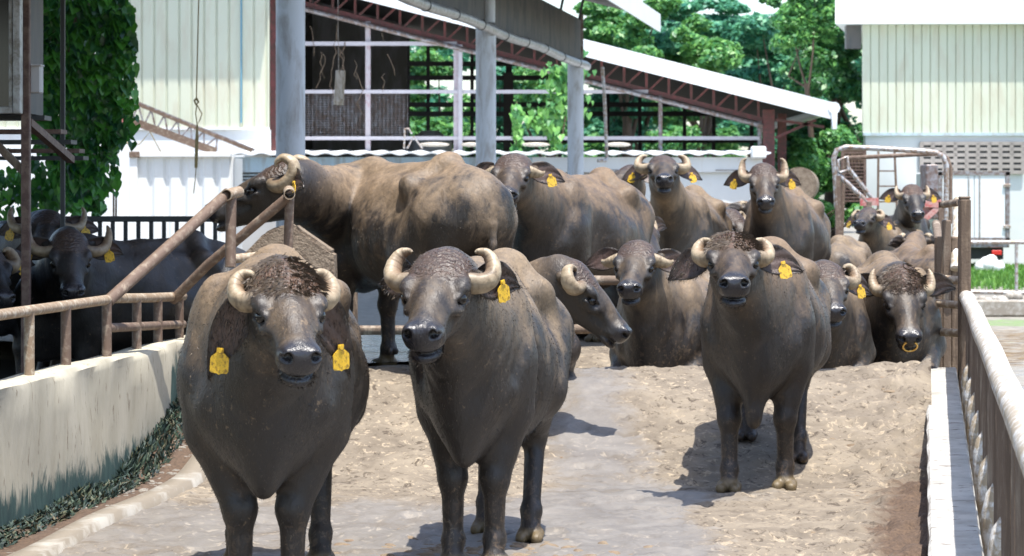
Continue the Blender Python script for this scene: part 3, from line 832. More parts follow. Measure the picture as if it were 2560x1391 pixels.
MAT['whitepipe'] = simple('whitewashed_pipe', (.66, .65, .62), .5, var=.12, scale=7, bump=.35, col2=(.36, .29, .20), dirt=.38, bdist=.008)
MAT['wood'] = simple('weathered_wood', (.23, .165, .11), .8, var=.35, scale=7, bump=.5, col2=(.10, .068, .045), dirt=.45, streak=True, bdist=.01)
MAT['greywood'] = simple('grey_wood', (.30, .25, .19), .8, var=.3, scale=7, bump=.5, col2=(.14, .10, .07), dirt=.45, streak=True, bdist=.01)
MAT['darkmetal'] = simple('dark_bar_steel', (.035, .04, .042), .5, var=.2, scale=8, bump=.1)
MAT['brownpost'] = simple('brown_painted_post', (.085, .045, .035), .6, var=.25, scale=7, bump=.2, col2=(.15, .10, .075), dirt=.3)
MAT['glassdark'] = simple('dark_window_glass', (.02, .022, .024), .12, var=.2, bump=0)
MAT['alum'] = simple('old_aluminium', (.36, .37, .38), .42, metal=.4, var=.12, scale=6, bump=.06, col2=(.2, .19, .17), dirt=.3)
MAT['concrete'] = simple('pale_concrete', (.42, .40, .36), .85, var=.15, scale=3, bump=.3, col2=(.26, .23, .19), dirt=.4, bdist=.008)
MAT['gutter'] = simple('old_gutter_concrete', (.33, .31, .27), .9, var=.15, scale=1.4, bump=.4, col2=(.20, .17, .13), dirt=.40, bdist=.01)
MAT['mudcrete'] = simple('mud_caked_concrete', (.15, .112, .08), .9, var=.3, scale=5, bump=.7, col2=(.24, .19, .14), dirt=.35, bdist=.03)
MAT['block'] = simple('vent_block', (.30, .27, .245), .85, var=.12, scale=6, bump=.2)
MAT['black'] = simple('black_rubber', (.015, .015, .015), .6, var=.2, bump=.1)
MAT['redlens'] = simple('red_lens', (.55, .02, .015), .25, var=.05, bump=0)
MAT['redpaint'] = simple('faded_red_paint', (.42, .09, .08), .55, var=.2, scale=6, bump=.1, col2=(.5, .3, .26), dirt=.35)
MAT['plastic'] = simple('white_plastic_bag', (.8, .8, .78), .4, var=.04, scale=9, bump=.3, bdist=.02)
MAT['greytank'] = simple('grey_plastic_tank', (.42, .42, .42), .6, var=.06, scale=3, bump=.05)
MAT['board'] = simple('pale_board', (.50, .47, .42), .75, var=.15, scale=9, bump=.3, col2=(.3, .26, .2), dirt=.3, streak=True)
MAT['twig'] = simple('dry_twig', (.16, .115, .08), .9, var=.3, scale=20, bump=.3)
MAT['bark'] = simple('bark', (.085, .06, .042), .9, var=.35, scale=6, bump=.6, streak=True, bdist=.03)
MAT['wire'] = simple('old_rope', (.22, .17, .07), .8, var=.2, scale=30, bump=.2)
MAT['bluewire'] = simple('blue_hose', (.10, .26, .36), .5, var=.1, bump=0)

def leaf_material(name, dark, light, rough=.45, trans=.25, scale=1.0):
    t = NT(name); r = t.attr('rnd'); n = t.noise(t.co('Object'), scale, 3, .6)
    f = t.math('ADD', t.math('MULTIPLY', r, .6), t.math('MULTIPLY', n, .5))
    col = t.ramp(f, [(.25, dark), (.62, tuple((a+b)/2 for a, b in zip(dark, light))), (.9, light)])
    t.set(col=col, rough=rough)
    tr = t.new('ShaderNodeBsdfTranslucent'); t.L(t.mix(.5, col, light, 'MIX'), tr.inputs[0])
    ms = t.new('ShaderNodeMixShader'); ms.inputs[0].default_value = trans
    t.L(t.b.outputs[0], ms.inputs[1]); t.L(tr.outputs[0], ms.inputs[2]); t.L(ms.outputs[0], t.out.inputs[0])
    return t.m
MAT['leaf_bright'] = leaf_material('leaf_bright', (.04, .18, .07), (.20, .44, .10), trans=.3, scale=.35)
MAT['leaf_rain'] = leaf_material('leaf_raintree', (.03, .18, .12), (.14, .40, .20), trans=.28, scale=.3)
MAT['leaf_dark'] = leaf_material('leaf_dark', (.02, .12, .065), (.13, .34, .08), trans=.25, scale=.35)
MAT['leaf_vine'] = leaf_material('leaf_vine', (.010, .060, .030), (.11, .36, .045), .32, trans=.28, scale=1.8)
MAT['grass'] = leaf_material('grass_blade', (.05, .16, .02), (.16, .34, .05), trans=.3, scale=.8)
t = NT('moss_blade'); t.set(col=t.ramp(t.attr('rnd'), [(.0, (.006, .018, .017)), (.5, (.018, .040, .030)), (.8, (.04, .065, .035)), (.97, (.10, .09, .05))]), rough=.65); MAT['moss'] = t.m

# ------------------------------------------------------------------ value noise for real relief
_lat = rng.random((256, 256))
def vnoise(x, y):
    xi = np.floor(x).astype(int); yi = np.floor(y).astype(int); u = x-xi; v = y-yi
    u = u*u*(3-2*u); v = v*v*(3-2*v)
    g = lambda a, b: _lat[a % 256, b % 256]
    return g(xi, yi)*(1-u)*(1-v) + g(xi+1, yi)*u*(1-v) + g(xi, yi+1)*(1-u)*v + g(xi+1, yi+1)*u*v
def fbm(x, y, o=4):
    s = 0; a = .5
    for i in range(o):
        s = s + a*vnoise(x*2**i + 17*i, y*2**i + 9*i); a *= .5
    return s

# ------------------------------------------------------------------ ground
def ground_mat():
    t = NT('muddy_yard')
    c = t.co('Object')
    big = t.noise(t.co('Object', loc=(3.1, .7, 0)), .42, 3, .5, .4)
    mid = t.noise(c, 3.2, 6, .65, .6)
    fl = t.noise(t.co('Object', scale=(1, .8, 1)), 11, 6, .68, 1.1)
    fine = t.noise(c, 55, 5, .65)
    fl = t.noise(t.co('Object', scale=(1, .75, 1)), 19, 6, .66, .9)
    base = t.ramp(mid, [(.3, (.122, .099, .074)), (.5, (.178, .147, .110)), (.72, (.245, .205, .152))])
    flake = t.math('MULTIPLY', t.ramp(fl, [(.56, 0), (.61, 1)]), t.ramp(t.noise(t.co('Object', loc=(8, 3, 0)), 1.1, 4, .6, .5), [(.34, .15), (.52, 1)]))
    col = t.mix(t.math('MULTIPLY', flake, .8), base, t.ramp(fine, [(.3, (.27, .215, .145)), (.7, (.42, .345, .25))]))
    crumb = t.ramp(t.noise(t.co('Object', scale=(1, .8, 1), loc=(5, 2, 0)), 15, 8, .75, .8), [(.555, 0), (.60, 1)])
    col = t.mix(t.math('MULTIPLY', crumb, .85), col, (.055, .040, .028))
    wet = t.attr('wet')
    wm = t.ramp(t.math('ADD', wet, t.math('ADD', t.math('MULTIPLY', t.math('SUBTRACT', mid, .5), 1.3), t.math('MULTIPLY', t.math('SUBTRACT', big, .5), .9))), [(.30, 0), (.60, 1)])
    wcol = t.mix(t.math('MULTIPLY', t.ramp(fl, [(.58, 0), (.64, 1)]), t.ramp(big, [(.4, .1), (.6, .7)])), t.ramp(mid, [(.3, (.120, .108, .096)), (.7, (.205, .188, .168))]), (.33, .29, .24))
    col = t.mix(t.math('MULTIPLY', wm, .88), col, wcol)
    dk = t.attr('dung')
    dm = t.ramp(t.math('ADD', dk, t.math('MULTIPLY', t.math('SUBTRACT', mid, .5), .9)), [(.42, 0), (.62, 1)])
    col = t.mix(dm, col, t.ramp(fine, [(.3, (.05, .032, .022)), (.7, (.13, .085, .055))]))
    shade = t.attr('floor_shade')
    col = t.mix(t.math('MULTIPLY', shade, .9), col, (.045, .038, .032))
    rgh = t.math('SUBTRACT', .88, t.math('MULTIPLY', wm, .36))
    b = t.bump(t.math('MULTIPLY', fl, t.math('SUBTRACT', 1.0, t.math('MULTIPLY', wm, .65))), .5, .018); b = t.bump(mid, .3, .03, b); b = t.bump(fine, .3, .006, b)
    t.set(col=col, rough=rgh, nor=b, spec=.4)
    return t.m

def build_yard():
    ys = np.concatenate([np.arange(7.5, 19.0, .028), np.arange(19.0, 40.0, .35)])
    us = np.linspace(0, 1, 170)
    X = []; Y = []
    for y in ys:
        x0 = wall_x(y)+.02 if y < 19.2 else wall_x(19.2) - (y-19.2)*.8
        x1 = kerb_x(y)+.03 if y < 19.2 else kerb_x(19.2) + (y-19.2)*.2
        X.append(x0 + (x1-x0)*us); Y.append(np.full(len(us), y))
    X = np.array(X); Y = np.array(Y)
    T = np.vectorize(terrain)(X, Y)
    near = np.clip((22-Y)/3, 0, 1)
    f = fbm(X*9, Y*7, 4); g_ = fbm(X*2.3+40, Y*2.3, 3); h = fbm(X*24+9, Y*20, 2)
    edge = np.clip(1-(kerb_x(Y)-X)/.55, 0, 1)*np.clip((19-Y)/1, 0, 1)
    Z = T + near*(.012*np.clip((f-.46)*6, 0, 1) + .03*(g_-.5) + .009*(h-.4)) + edge*.075*np.clip(.3+2.2*(f-.4), 0, 1) + .006
    hp = random.Random(12)
    for i in range(420):                                   # hoof prints pressed into the mud
        py_ = hp.uniform(9.6, 17.6); px_ = hp.uniform(wall_x(py_)+.55, kerb_x(py_)-.1); an = hp.uniform(-.5, .5); dp = hp.uniform(.010, .024)
        j0, j1 = np.searchsorted(ys, py_-.2), np.searchsorted(ys, py_+.2)
        dx = X[j0:j1]-px_; dy = Y[j0:j1]-py_; u_ = dx*math.cos(an)+dy*math.sin(an); v_ = -dx*math.sin(an)+dy*math.cos(an)
        two = np.exp(-((np.abs(u_)-.030)/.024)**2-(v_/.06)**2); rim = np.exp(-((np.sqrt((u_/.07)**2+(v_/.085)**2)-1.15)/.25)**2)
        Z[j0:j1] += -dp*two + dp*.45*rim
    wet = .78*np.exp(-(((X-.52)/.42)**2)) + .55*np.clip((14.6-Y)/.8, 0, 1)*np.clip((1.1-X)/.5, 0, 1)
    wet += .5*np.exp(-(((X-1.1)/.8)**2 + ((Y-14.2)/.45)**2))
    wet = np.clip(wet, 0, .85)*np.clip((18.2-Y)/.6, 0, 1)
    V = np.stack([X, Y, Z], 2).reshape(-1, 3); m = len(us)
    idx = np.arange(len(ys)*m).reshape(len(ys), m)
    F = np.stack([idx[:-1, :-1], idx[:-1, 1:], idx[1:, 1:], idx[1:, :-1]], 2).reshape(-1, 4)
    o = mesh_np('yard_ground', V, F, MAT['yard']); tag(o, kind='structure')
    fattr(o, 'wet', wet.ravel()); bank = np.array([wall_x(y) for y in ys])[:, None]; bank = np.clip((.47-(X-bank))/.06, 0, 1)*(Y < 18.5)
    fattr(o, 'dung', (edge*.75*np.clip((17-Y)/3, 0, 1) + .10 + .75*bank).ravel()); fattr(o, 'floor_shade', np.zeros(len(V)))
    return o
MAT['yard'] = ground_mat()
build_yard()

def outer_ground():
    t = NT('outer_ground')
    c = t.co('Object'); n = t.noise(c, .35, 5, .6, .5); n2 = t.noise(c, 6, 6, .65, .6); n3 = t.noise(c, 1.6, 5, .65, .8)
    col = t.ramp(n2, [(.3, (.15, .135, .11)), (.7, (.29, .27, .23))])
    g = t.math('MULTIPLY', t.ramp(t.math('ADD', n3, t.attr('green')), [(.62, 0), (.85, 1)]), t.ramp(n2, [(.35, .3), (.6, 1)]))
    col = t.mix(g, col, (.13, .22, .06))
    d = t.ramp(t.math('ADD', t.math('MULTIPLY', n3, .8), t.attr('dung')), [(.78, 0), (.95, 1)])
    d = t.math('MULTIPLY', d, t.ramp(t.noise(t.co('Object', loc=(2, 9, 0)), 3.5, 7, .7, .8), [(.42, 0), (.55, 1)]))
    col = t.mix(d, col, t.ramp(n2, [(.35, (.07, .042, .018)), (.65, (.20, .135, .06))]))
    col = t.mix(t.attr('floor_shade'), col, (.035, .031, .028))
    wv = t.math('MULTIPLY', t.attr('wet'), t.ramp(n3, [(.4, 0), (.55, 1)]))
    t.set(col=col, rough=t.math('SUBTRACT', .85, t.math('MULTIPLY', wv, .6)), nor=t.bump(n2, .5, .04))
    xs = np.concatenate([[-600, -120, -40], np.arange(-14, 16.1, .5), [40, 120, 600]]); ys = np.concatenate([[-80, 0], np.arange(4, 66, .5), [90, 160, 500, 1200]])
    X, Y = np.meshgrid(xs, ys); Z = np.full_like(X, -.03)
    hd = np.exp(-((Y-28.5)/4.5)**4)*(X > 4)
    Z = Z + .12*hd*fbm(X*1.3, Y*1.3, 3)
    V = np.stack([X, Y, Z], 2).reshape(-1, 3); m = len(xs); idx = np.arange(len(V)).reshape(len(ys), m)
    F = np.stack([idx[:-1, :-1], idx[:-1, 1:], idx[1:, 1:], idx[1:, :-1]], 2).reshape(-1, 4)
    o = mesh_np('ground', V, F, t.m); tag(o, kind='structure')
    fattr(o, 'green', (.34*np.exp(-((Y-34.3)/1.2)**4)*(X > 4) + .32*np.exp(-((Y-57)/6)**4)*(X > 6)).ravel())
    fattr(o, 'dung', (.62*hd).ravel()); fattr(o, 'wet', (np.exp(-((Y-22)/3.5)**4)*(X > 3)).ravel())
    fattr(o, 'floor_shade', (1.0*((X < -2.2) & (Y < 27))).ravel())  # muddy barn floor, darkened further with the roof's shade put into its colour
outer_ground()

# water lying behind the ramp top
t = NT('pool_water'); n = t.noise(t.co('Object', scale=(1, .55, 1)), 9, 4, .55, .6)
t.set(col=(.05, .075, .085), rough=.06, nor=t.bump(n, .5, .05), spec=.6)
P = []
for k in range(40):
    a = 2*math.pi*k/40; r_ = 1 + .12*math.sin(3*a+1) + .08*math.sin(5*a)
    P.append((-.95 + 1.05*r_*math.cos(a), 20.3 + 2.2*r_*math.sin(a), .487))
tag(mesh_np('pool_water', P, [tuple(range(40))], t.m, smooth=False), kind='structure')

# ------------------------------------------------------------------ left wall, pipe rail, gate
def wall_mat():
    t = NT('limewashed_wall'); c = t.co('Object')
    n = t.noise(t.co('Object', scale=(1, 1, .35)), 4, 6, .62, .3); n2 = t.noise(c, 1.2, 4, .55); n3 = t.noise(t.co('Object', scale=(1, 1, .22)), 22, 5, .7, .6)
    col = t.ramp(n, [(.3, (.35, .315, .235)), (.65, (.47, .43, .335))])
    col = t.mix(t.math('MULTIPLY', t.ramp(n2, [(.45, 0), (.7, 1)]), .35), col, (.32, .29, .215))
    col = t.mix(t.ramp(n3, [(.60, 0), (.67, .9)]), col, (.15, .115, .075))
    z = t.sep(c)
    alg_shade = t.math('ADD', t.attr('algae_shade'), t.math('MULTIPLY', t.math('SUBTRACT', t.noise(t.co('Object', scale=(1, 1, .3)), 9, 5, .75, .5), .5), 1.25))
    col = t.mix(t.ramp(alg_shade, [(.42, 0), (.60, 1)]), col, t.ramp(n3, [(.35, (.018, .045, .042)), (.7, (.05, .10, .085))]))
    t.set(col=col, rough=.8, nor=t.bump(n3, .35, .01, t.bump(n, .3, .02)))
    return t.m
ys = np.arange(6.0, 19.4, .12); V = []; F = []; alg_shade = []
prof = [(0, -.05), (0, .12), (0, .30), (0, .50), (.0, .66), (-.004, .695), (-.03, .712), (-.10, .716), (-.17, .712), (-.20, .695), (-.205, .5), (-.205, -.05)]
for y in ys:
    for i, (dx, z) in enumerate(prof):
        wob = .008*math.sin(y*3.1+i) + .006*math.sin(y*7.7+2*i)
        V.append((wall_x(y)+dx + wob*(z > 0), y, z + wob*.7*(z > .6)))
        a = .86 - (z/.2)*.42 if y < 16.4 else .95 - max(0, z-.42)*2.2 + (y-16.6)*.4  # far end: buffalo's shadow painted into the wall colour, above the foot algae
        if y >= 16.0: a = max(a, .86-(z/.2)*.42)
        alg_shade.append(max(-.5, a) if i < 6 else -.6)
n = len(prof)
for j in range(len(ys)-1):
    for i in range(n-1): F.append((j*n+i, (j+1)*n+i, (j+1)*n+i+1, j*n+i+1))
F.append(tuple(range(n))); F.append(tuple(reversed(range((len(ys)-1)*n, len(ys)*n))))
wall = mesh_np('low_wall', V, F, wall_mat(), smooth=True); wall.data.set_sharp_from_angle(angle=R(35)); fattr(wall, 'algae_shade', alg_shade)
tag(wall, 'low cream plastered wall along the left of the yard, mossy at its foot', 'wall')

# pale concrete gutter strip at the foot of the mud bank
ys = np.arange(6, 17.2, .05); V = []; F = []
for y in ys:
    x = -2.16 + .102*(y-11.9) + .018*math.sin(y*2.3)
    w_ = .15 + .015*math.sin(y*1.7+1); z = terrain(x, y)+.022
    V += [(x-w_/2, y, z-.05), (x-w_/2+.015, y, z+.030+.003*math.sin(y*3)), (x+w_/2-.02, y, z+.026+.003*math.sin(y*2.6)), (x+w_/2, y, z-.05)]
for j in range(len(ys)-1):
    for i in range(3): F.append((j*4+i, j*4+i+1, (j+1)*4+i+1, (j+1)*4+i))
tag(mesh_np('gutter_kerb', V, F, MAT['gutter'], smooth=True), kind='structure')

# moss, grass tufts and debris between wall and strip
V = []; F = []; rnd = []
def blade(V, F, rnd, p, h, wd, lean, r):
    a = random.uniform(0, 6.28); dx, dy = math.cos(a)*wd, math.sin(a)*wd; lx, ly = lean
    n = len(V)
    V += [(p[0]-dx, p[1]-dy, p[2]), (p[0]+dx, p[1]+dy, p[2]), (p[0]+lx*.4+dx*.7, p[1]+ly*.4+dy*.7, p[2]+h*.6), (p[0]+lx*.4-dx*.7, p[1]+ly*.4-dy*.7, p[2]+h*.6), (p[0]+lx, p[1]+ly, p[2]+h)]
    F.append((n, n+1, n+2, n+3)); F.append((n+3, n+2, n+4)); rnd += [r]*5
for i in range(5200):
    y = random.uniform(9.5, 18.0); u = random.random()**1.7
    cl = vnoise(np.array([y*3.1]), np.array([7.3]))[0]
    x = wall_x(y) + .015 + u*.20
    hgt = (.018 + .10*cl**2*(1-u*.6)) * random.uniform(.5, 1.25) * (1.5 if y > 15.6 else 1)
    blade(V, F, rnd, (x, y, terrain(x, y)+.01), hgt, random.uniform(.004, .013), (random.uniform(-.03, .05), random.uniform(-.04, .04)), random.random())
o = mesh_np('wall_moss', V, F, MAT['moss'], smooth=False); fattr(o, 'rnd', rnd); tag(o, 'dark green moss and grass tufts growing along the foot of the wall', 'moss', kind='stuff')

def clods(name, spots, mat, label, cat):
    V = []; F = []
    for (x, y, r) in spots:
        n0 = len(V); z = terrain(x, y); sq = random.uniform(.45, .8); ph = random.uniform(0, 6)
        nu, nv = 8, 5; ax = random.uniform(.7, 1.5)
        for j in range(nv):
            for i in range(nu):
                a = 2*math.pi*i/nu; b = math.pi*.5*j/(nv-1); rr = r*(1+.28*math.sin(3*a+ph+j)+.15*math.sin(5*a+2*ph))
                V.append((x+rr*ax*math.cos(a)*math.cos(b), y+rr*math.sin(a)*math.cos(b), z-.01+r*sq*math.sin(b)+.02*r))
        for j in range(nv-1):
            for i in range(nu): F.append((n0+j*nu+i, n0+j*nu+(i+1) % nu, n0+(j+1)*nu+(i+1) % nu, n0+(j+1)*nu+i))
    return tag(mesh_np(name, V, F, mat, smooth=True), label, cat, kind='stuff')
sp = []
for i in range(1500):
    y = random.uniform(9.5, 17); u = random.random(); sp.append((wall_x(y)+.10+u*.28, y, random.uniform(.008, .026)))
clods('bank_debris', sp, simple('dark_debris', (.07, .055, .045), .95, var=.4, scale=20, bump=.4, col2=(.22, .20, .17), dirt=.42), 'crumbly dark soil and gravel between wall and pale kerb', 'debris')
sp = []
for i in range(420):
    a = random.gauss(0, 1); sp.append((-.15 + .36*a + random.gauss(0, .12), 11.9 + random.gauss(0, .22), random.uniform(.008, .04)))
for i in range(700):
    y = random.uniform(9.6, 18.5); sp.append((kerb_x(y)-.03-abs(random.gauss(0, .20)), y, random.uniform(.008, .032)))
for i in range(420):
    y = random.uniform(9.6, 17); x0 = wall_x(y)+.6; sp.append((random.uniform(x0, kerb_x(y)-.2), y, random.uniform(.006, .019)))
clods('mud_clods', sp, simple('mud_clod', (.17, .12, .08), .95, var=.4, scale=15, bump=.5, col2=(.20, .155, .105), dirt=.35), 'broken clods of dried mud and dung on the yard', 'mud')

def rx(y): return wall_x(y)-.11
rail = empty('pipe_rail', (rx(14), 14, .7), 0, 'muddy two bar pipe rail standing on the cream wall', 'rail')
def PB(name, mat, parent, fn, **kw):
    """build with world coordinates, then hang under a parent Empty"""
    mb = MB(); fn(mb); o = mb.build(name, mat, parent, **kw)
    loc = parent.matrix_basis if parent.parent is None else parent.parent.matrix_basis @ parent.matrix_basis
    inv = loc.inverted(); o.data.transform(inv); return o
def rpt(y, z, dx=0): return (rx(y)+dx, y, z)
PB('top_rail', MAT['palepipe'], rail, lambda m: m.tube([rpt(6, 1.06), rpt(10, 1.055), rpt(13, 1.05), rpt(15.28, 1.04)], .029, 14, jit=.03), smooth=True)
PB('top_rail', MAT['palepipe'], rail, lambda m: m.tube([rpt(15.32, 1.045), rpt(16.3, 1.01), rpt(17.2, .985)], .030, 14, jit=.03), smooth=True)
PB('lower_rail', MAT['rustpipe'], rail, lambda m: m.tube([rpt(15.25, .875), rpt(17.2, .80)], .027, 14, jit=.03), smooth=True)
for y in (9.2, 10.6, 12.2, 13.64, 14.35, 15.23, 15.95, 16.5, 17.1):
    zt = 1.05 if y < 15 else 1.03 - (y-15.3)*.03
    PB('post', MAT['palepipe'] if y < 14 else MAT['rustpipe'], rail, lambda m: m.tube([rpt(y, .70), rpt(y, zt)], .029, 12, jit=.03), smooth=True)

GD = 16.4
gate = empty('pipe_gate', tuple(at(600, 655, GD)), 0, 'rusty pipe frame with two raking braces in front of the side on buffalo', 'gate frame')
p1t, p1b = at(578, 484, GD), at(576, 668, GD-.05); p2t, p2b = at(724, 482, GD+.15), at(720, 640, GD+.15)
PB('post', MAT['rustpipe'], gate, lambda m: m.pipe(p1t, p1b, .034), smooth=True)
PB('post', MAT['rustpipe'], gate, lambda m: m.pipe(p2t - Vector((0, 0, .03)), p2b, .030), smooth=True)
PB('cross_pipe', MAT['palepipe'], gate, lambda m: m.pipe(p2t + Vector((-.015, .12, .01)), p2t + Vector((.01, -.12, -.01)), .036), smooth=True)
PB('cross_pipe', MAT['palepipe'], gate, lambda m: m.pipe(p1t + Vector((-.02, -.10, -.01)), p1t + Vector((.035, .12, .01)), .037), smooth=True)
PB('brace', MAT['rustpipe'], gate, lambda m: m.tube([rpt(15.25, 1.03), p1t + Vector((-.02, -.02, 0))], .036, 16, jit=.02), smooth=True)
PB('brace', MAT['rustpipe'], gate, lambda m: m.tube([rpt(16.9, .97), at(520, 662, 16.7), p2t + Vector((-.01, -.02, -.03))], .032, 16, jit=.02), smooth=True)
PB('bottom_rail', MAT['palepipe'], gate, lambda m: m.tube([at(580, 648, GD), at(735, 632, GD+.16)], .030, 14, jit=.02), smooth=True)

# mud caked concrete end of the feed trough
mb = MB(); out = [(640, 606), (662, 582), (694, 566), (735, 560), (780, 592), (836, 630), (842, 850), (600, 850), (606, 640)]
pts = [(at(a, b, 17.0).x, at(a, b, 17.0).z) for a, b in out]
mb.prism(pts, 16.95, 17.25, 'y'); tr = mb.build('trough_wall', MAT['mudcrete'])
bm = bmesh.new(); bm.from_mesh(tr.data); bmesh.ops.bevel(bm, geom=bm.edges[:], offset=.02, segments=2, affect='EDGES'); bm.to_mesh(tr.data); bm.free()
tag(tr, 'mud caked concrete block with sloping top under the pipe gate', 'trough')

# rail fence behind the ramp top, mostly hidden by the herd
fb = empty('wooden_rail_fence', (.2, 20.3, .45), 0, 'low fence of round wooden rails behind the ramp top', 'fence')
PB('rail', MAT['greywood'], fb, lambda m: m.tube([(-1.35, 20.0, .615), (.2, 20.2, .61), (1.5, 20.3, .62)], .036, 12, jit=.05), smooth=True)
PB('rail', MAT['greywood'], fb, lambda m: m.tube([(-.1, 20.2, 1.0), (1.6, 20.3, .985)], .036, 12, jit=.05), smooth=True)
for x in (-1.25, -.05, 1.5): PB('post', MAT['wood'], fb, lambda m: m.tube([(x, 20.27, .3), (x, 20.27, 1.08)], .05, 10, jit=.06), smooth=True)

# dark bar fence in front of the container
bf = empty('bar_fence', (-2.9, 21.2, 0), 0, 'dark fence of upright steel bars in front of the white container', 'fence')
x0, x1 = xat(120, 22.4), xat(572, 22.4)
PB('top_rail', MAT['darkmetal'], bf, lambda m: m.bar((x0, 22.4, 1.45), (x1, 22.4, 1.45), .05, .05, bev=.006))
PB('bottom_rail', MAT['darkmetal'], bf, lambda m: m.bar((x0, 22.4, .25), (x1, 22.4, .25), .05, .05, bev=.006))
for i in range(15):
    x = xat(122 + i*32, 22.4)
    PB('bar', MAT['darkmetal'], bf, lambda m: m.bar((x, 22.4, .22), (x, 22.4, 1.45), .034, .034, bev=.004))

# ------------------------------------------------------------------ right kerb and fence
ys = np.arange(6, 19.05, .25); V = []; F = []
for y in ys:
    x = kerb_x(y); wd = .222; zt = .21 + .021*(y-10.37) + .004*math.sin(y*5); z0 = -.05
    V += [(x, y, z0), (x+.004*math.sin(y*7), y, zt-.012), (x+.012, y, zt), (x+wd-.01, y, zt+.003*math.sin(y*9)), (x+wd, y, zt-.012), (x+wd, y, z0)]
for j in range(len(ys)-1):
    for i in range(5): F.append((j*6+i, j*6+i+1, (j+1)*6+i+1, (j+1)*6+i))
F.append(tuple(reversed(range(6)))); F.append(tuple(range((len(ys)-1)*6, len(ys)*6)))
def kerb_mat():
    t = NT('whitewashed_kerb'); c = t.co('Object'); n = t.noise(c, 5, 6, .6, .4); n2 = t.noise(t.co('Object', scale=(.45, 1, 1)), 17, 6, .68, .5)
    col = t.ramp(n, [(.3, (.29, .275, .245)), (.6, (.44, .425, .39))])
    col = t.mix(t.ramp(n2, [(.585, 0), (.63, .9)]), col, (.12, .10, .085))
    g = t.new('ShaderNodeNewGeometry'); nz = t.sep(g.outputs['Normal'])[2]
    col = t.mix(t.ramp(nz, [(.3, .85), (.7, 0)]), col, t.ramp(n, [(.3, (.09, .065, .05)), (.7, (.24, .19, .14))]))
    t.set(col=col, rough=.75, nor=t.bump(n2, .4, .012)); return t.m
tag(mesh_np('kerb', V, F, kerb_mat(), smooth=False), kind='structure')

def kt(y): return .21 + .021*(y-10.37)
rf = empty('side_fence', (kerb_x(14)+.27, 14, .3), 0, 'whitewashed pipe rail on close set timber uprights along the right kerb', 'fence')
fx = lambda y: kerb_x(y)+.30
PB('top_rail', MAT['whitepipe'], rf, lambda m: m.tube([(fx(y)-.01, y, .93+.006*math.sin(y*1.7)) for y in np.arange(5, 19.0, .7)] + [(fx(18.95)-.01, 18.95, .91)], .052, 18, jit=.035), smooth=True)
for i, y in enumerate(np.arange(6.3, 18.6, .52)):
    wv = random.uniform(.05, .08)
    PB('upright', MAT['greywood'] if i % 3 else MAT['wood'], rf, lambda m: m.box((fx(y)+.01, y, (kt(y)-.2+.90)/2+.01), (.055, wv*1.5, .90-kt(y)+.2), rz=random.uniform(-.06, .06), bev=.008))
    if i % 2 == 0:
        PB('footing', MAT['whitepipe'], rf, lambda m: m.tube([(fx(y)-.005, y-.02, -.05), (fx(y)-.005, y-.02, kt(y)+.02), (fx(y), y-.02, kt(y)+.10), (fx(y), y-.02, kt(y)+.16)], [.062, .062, .05, .01], 14), smooth=True)
for z in (.42, .62):
    PB('plank', MAT['wood'], rf, lambda m: m.bar((fx(9.0)+.058, 9.0, z+.02), (fx(18.7)+.058, 18.7, z+.12), .03, .15, bev=.005))

# tall corner post with cross rails
D0 = 18.9
cp = empty('corner_post', (xat(2411, D0), D0, .3), 0, 'tall weathered timber post at the end of the white rail', 'post')
PB('shaft', MAT['wood'], cp, lambda m: m.box((xat(2411, D0), D0, .82), (.085, .09, 1.62), bev=.014))
PB('cap', MAT['greywood'], cp, lambda m: m.box((xat(2411, D0), D0, 1.637), (.078, .082, .018), bev=.006))
cf = empty('cross_fence', (xat(2360, 19.4), 19.4, .3), 0, 'short cross fence of rough round poles beside the nose ringed buffalo', 'fence')
for (ya, yb) in ((702, 694), (764, 756), (834, 828)):
    PB('rail', MAT['palepipe'], cf, lambda m: m.tube([at(2318, yb, 19.3), at(2402, ya, 19.02)], .030, 12, jit=.05), smooth=True)
for px, w_ in ((2346, .05), (2366, .06), (2386, .055)):
    PB('post', MAT['wood'] if px != 2366 else MAT['greywood'], cf, lambda m: m.box((xat(px, 19.5), 19.5, .72), (w_*1.1, .06, 1.5 if px == 2366 else 1.25), bev=.01))
PB('leaning_pole', MAT['whitepipe'], cf, lambda m: m.tube([at(2388, 672, 19.4), at(2396, 500, 19.8)], .038, 12, jit=.04), smooth=True)
PB('leaning_pole', MAT['greywood'], cf, lambda m: m.tube([at(2366, 690, 20.2), at(2346, 600, 21.2), at(2340, 560, 22)], .036, 12, jit=.04), smooth=True)
PB('top_pole', MAT['greywood'], cf, lambda m: m.tube([at(2358, 512, 19.5), at(2400, 506, 19.1)], .028, 12, jit=.04), smooth=True)
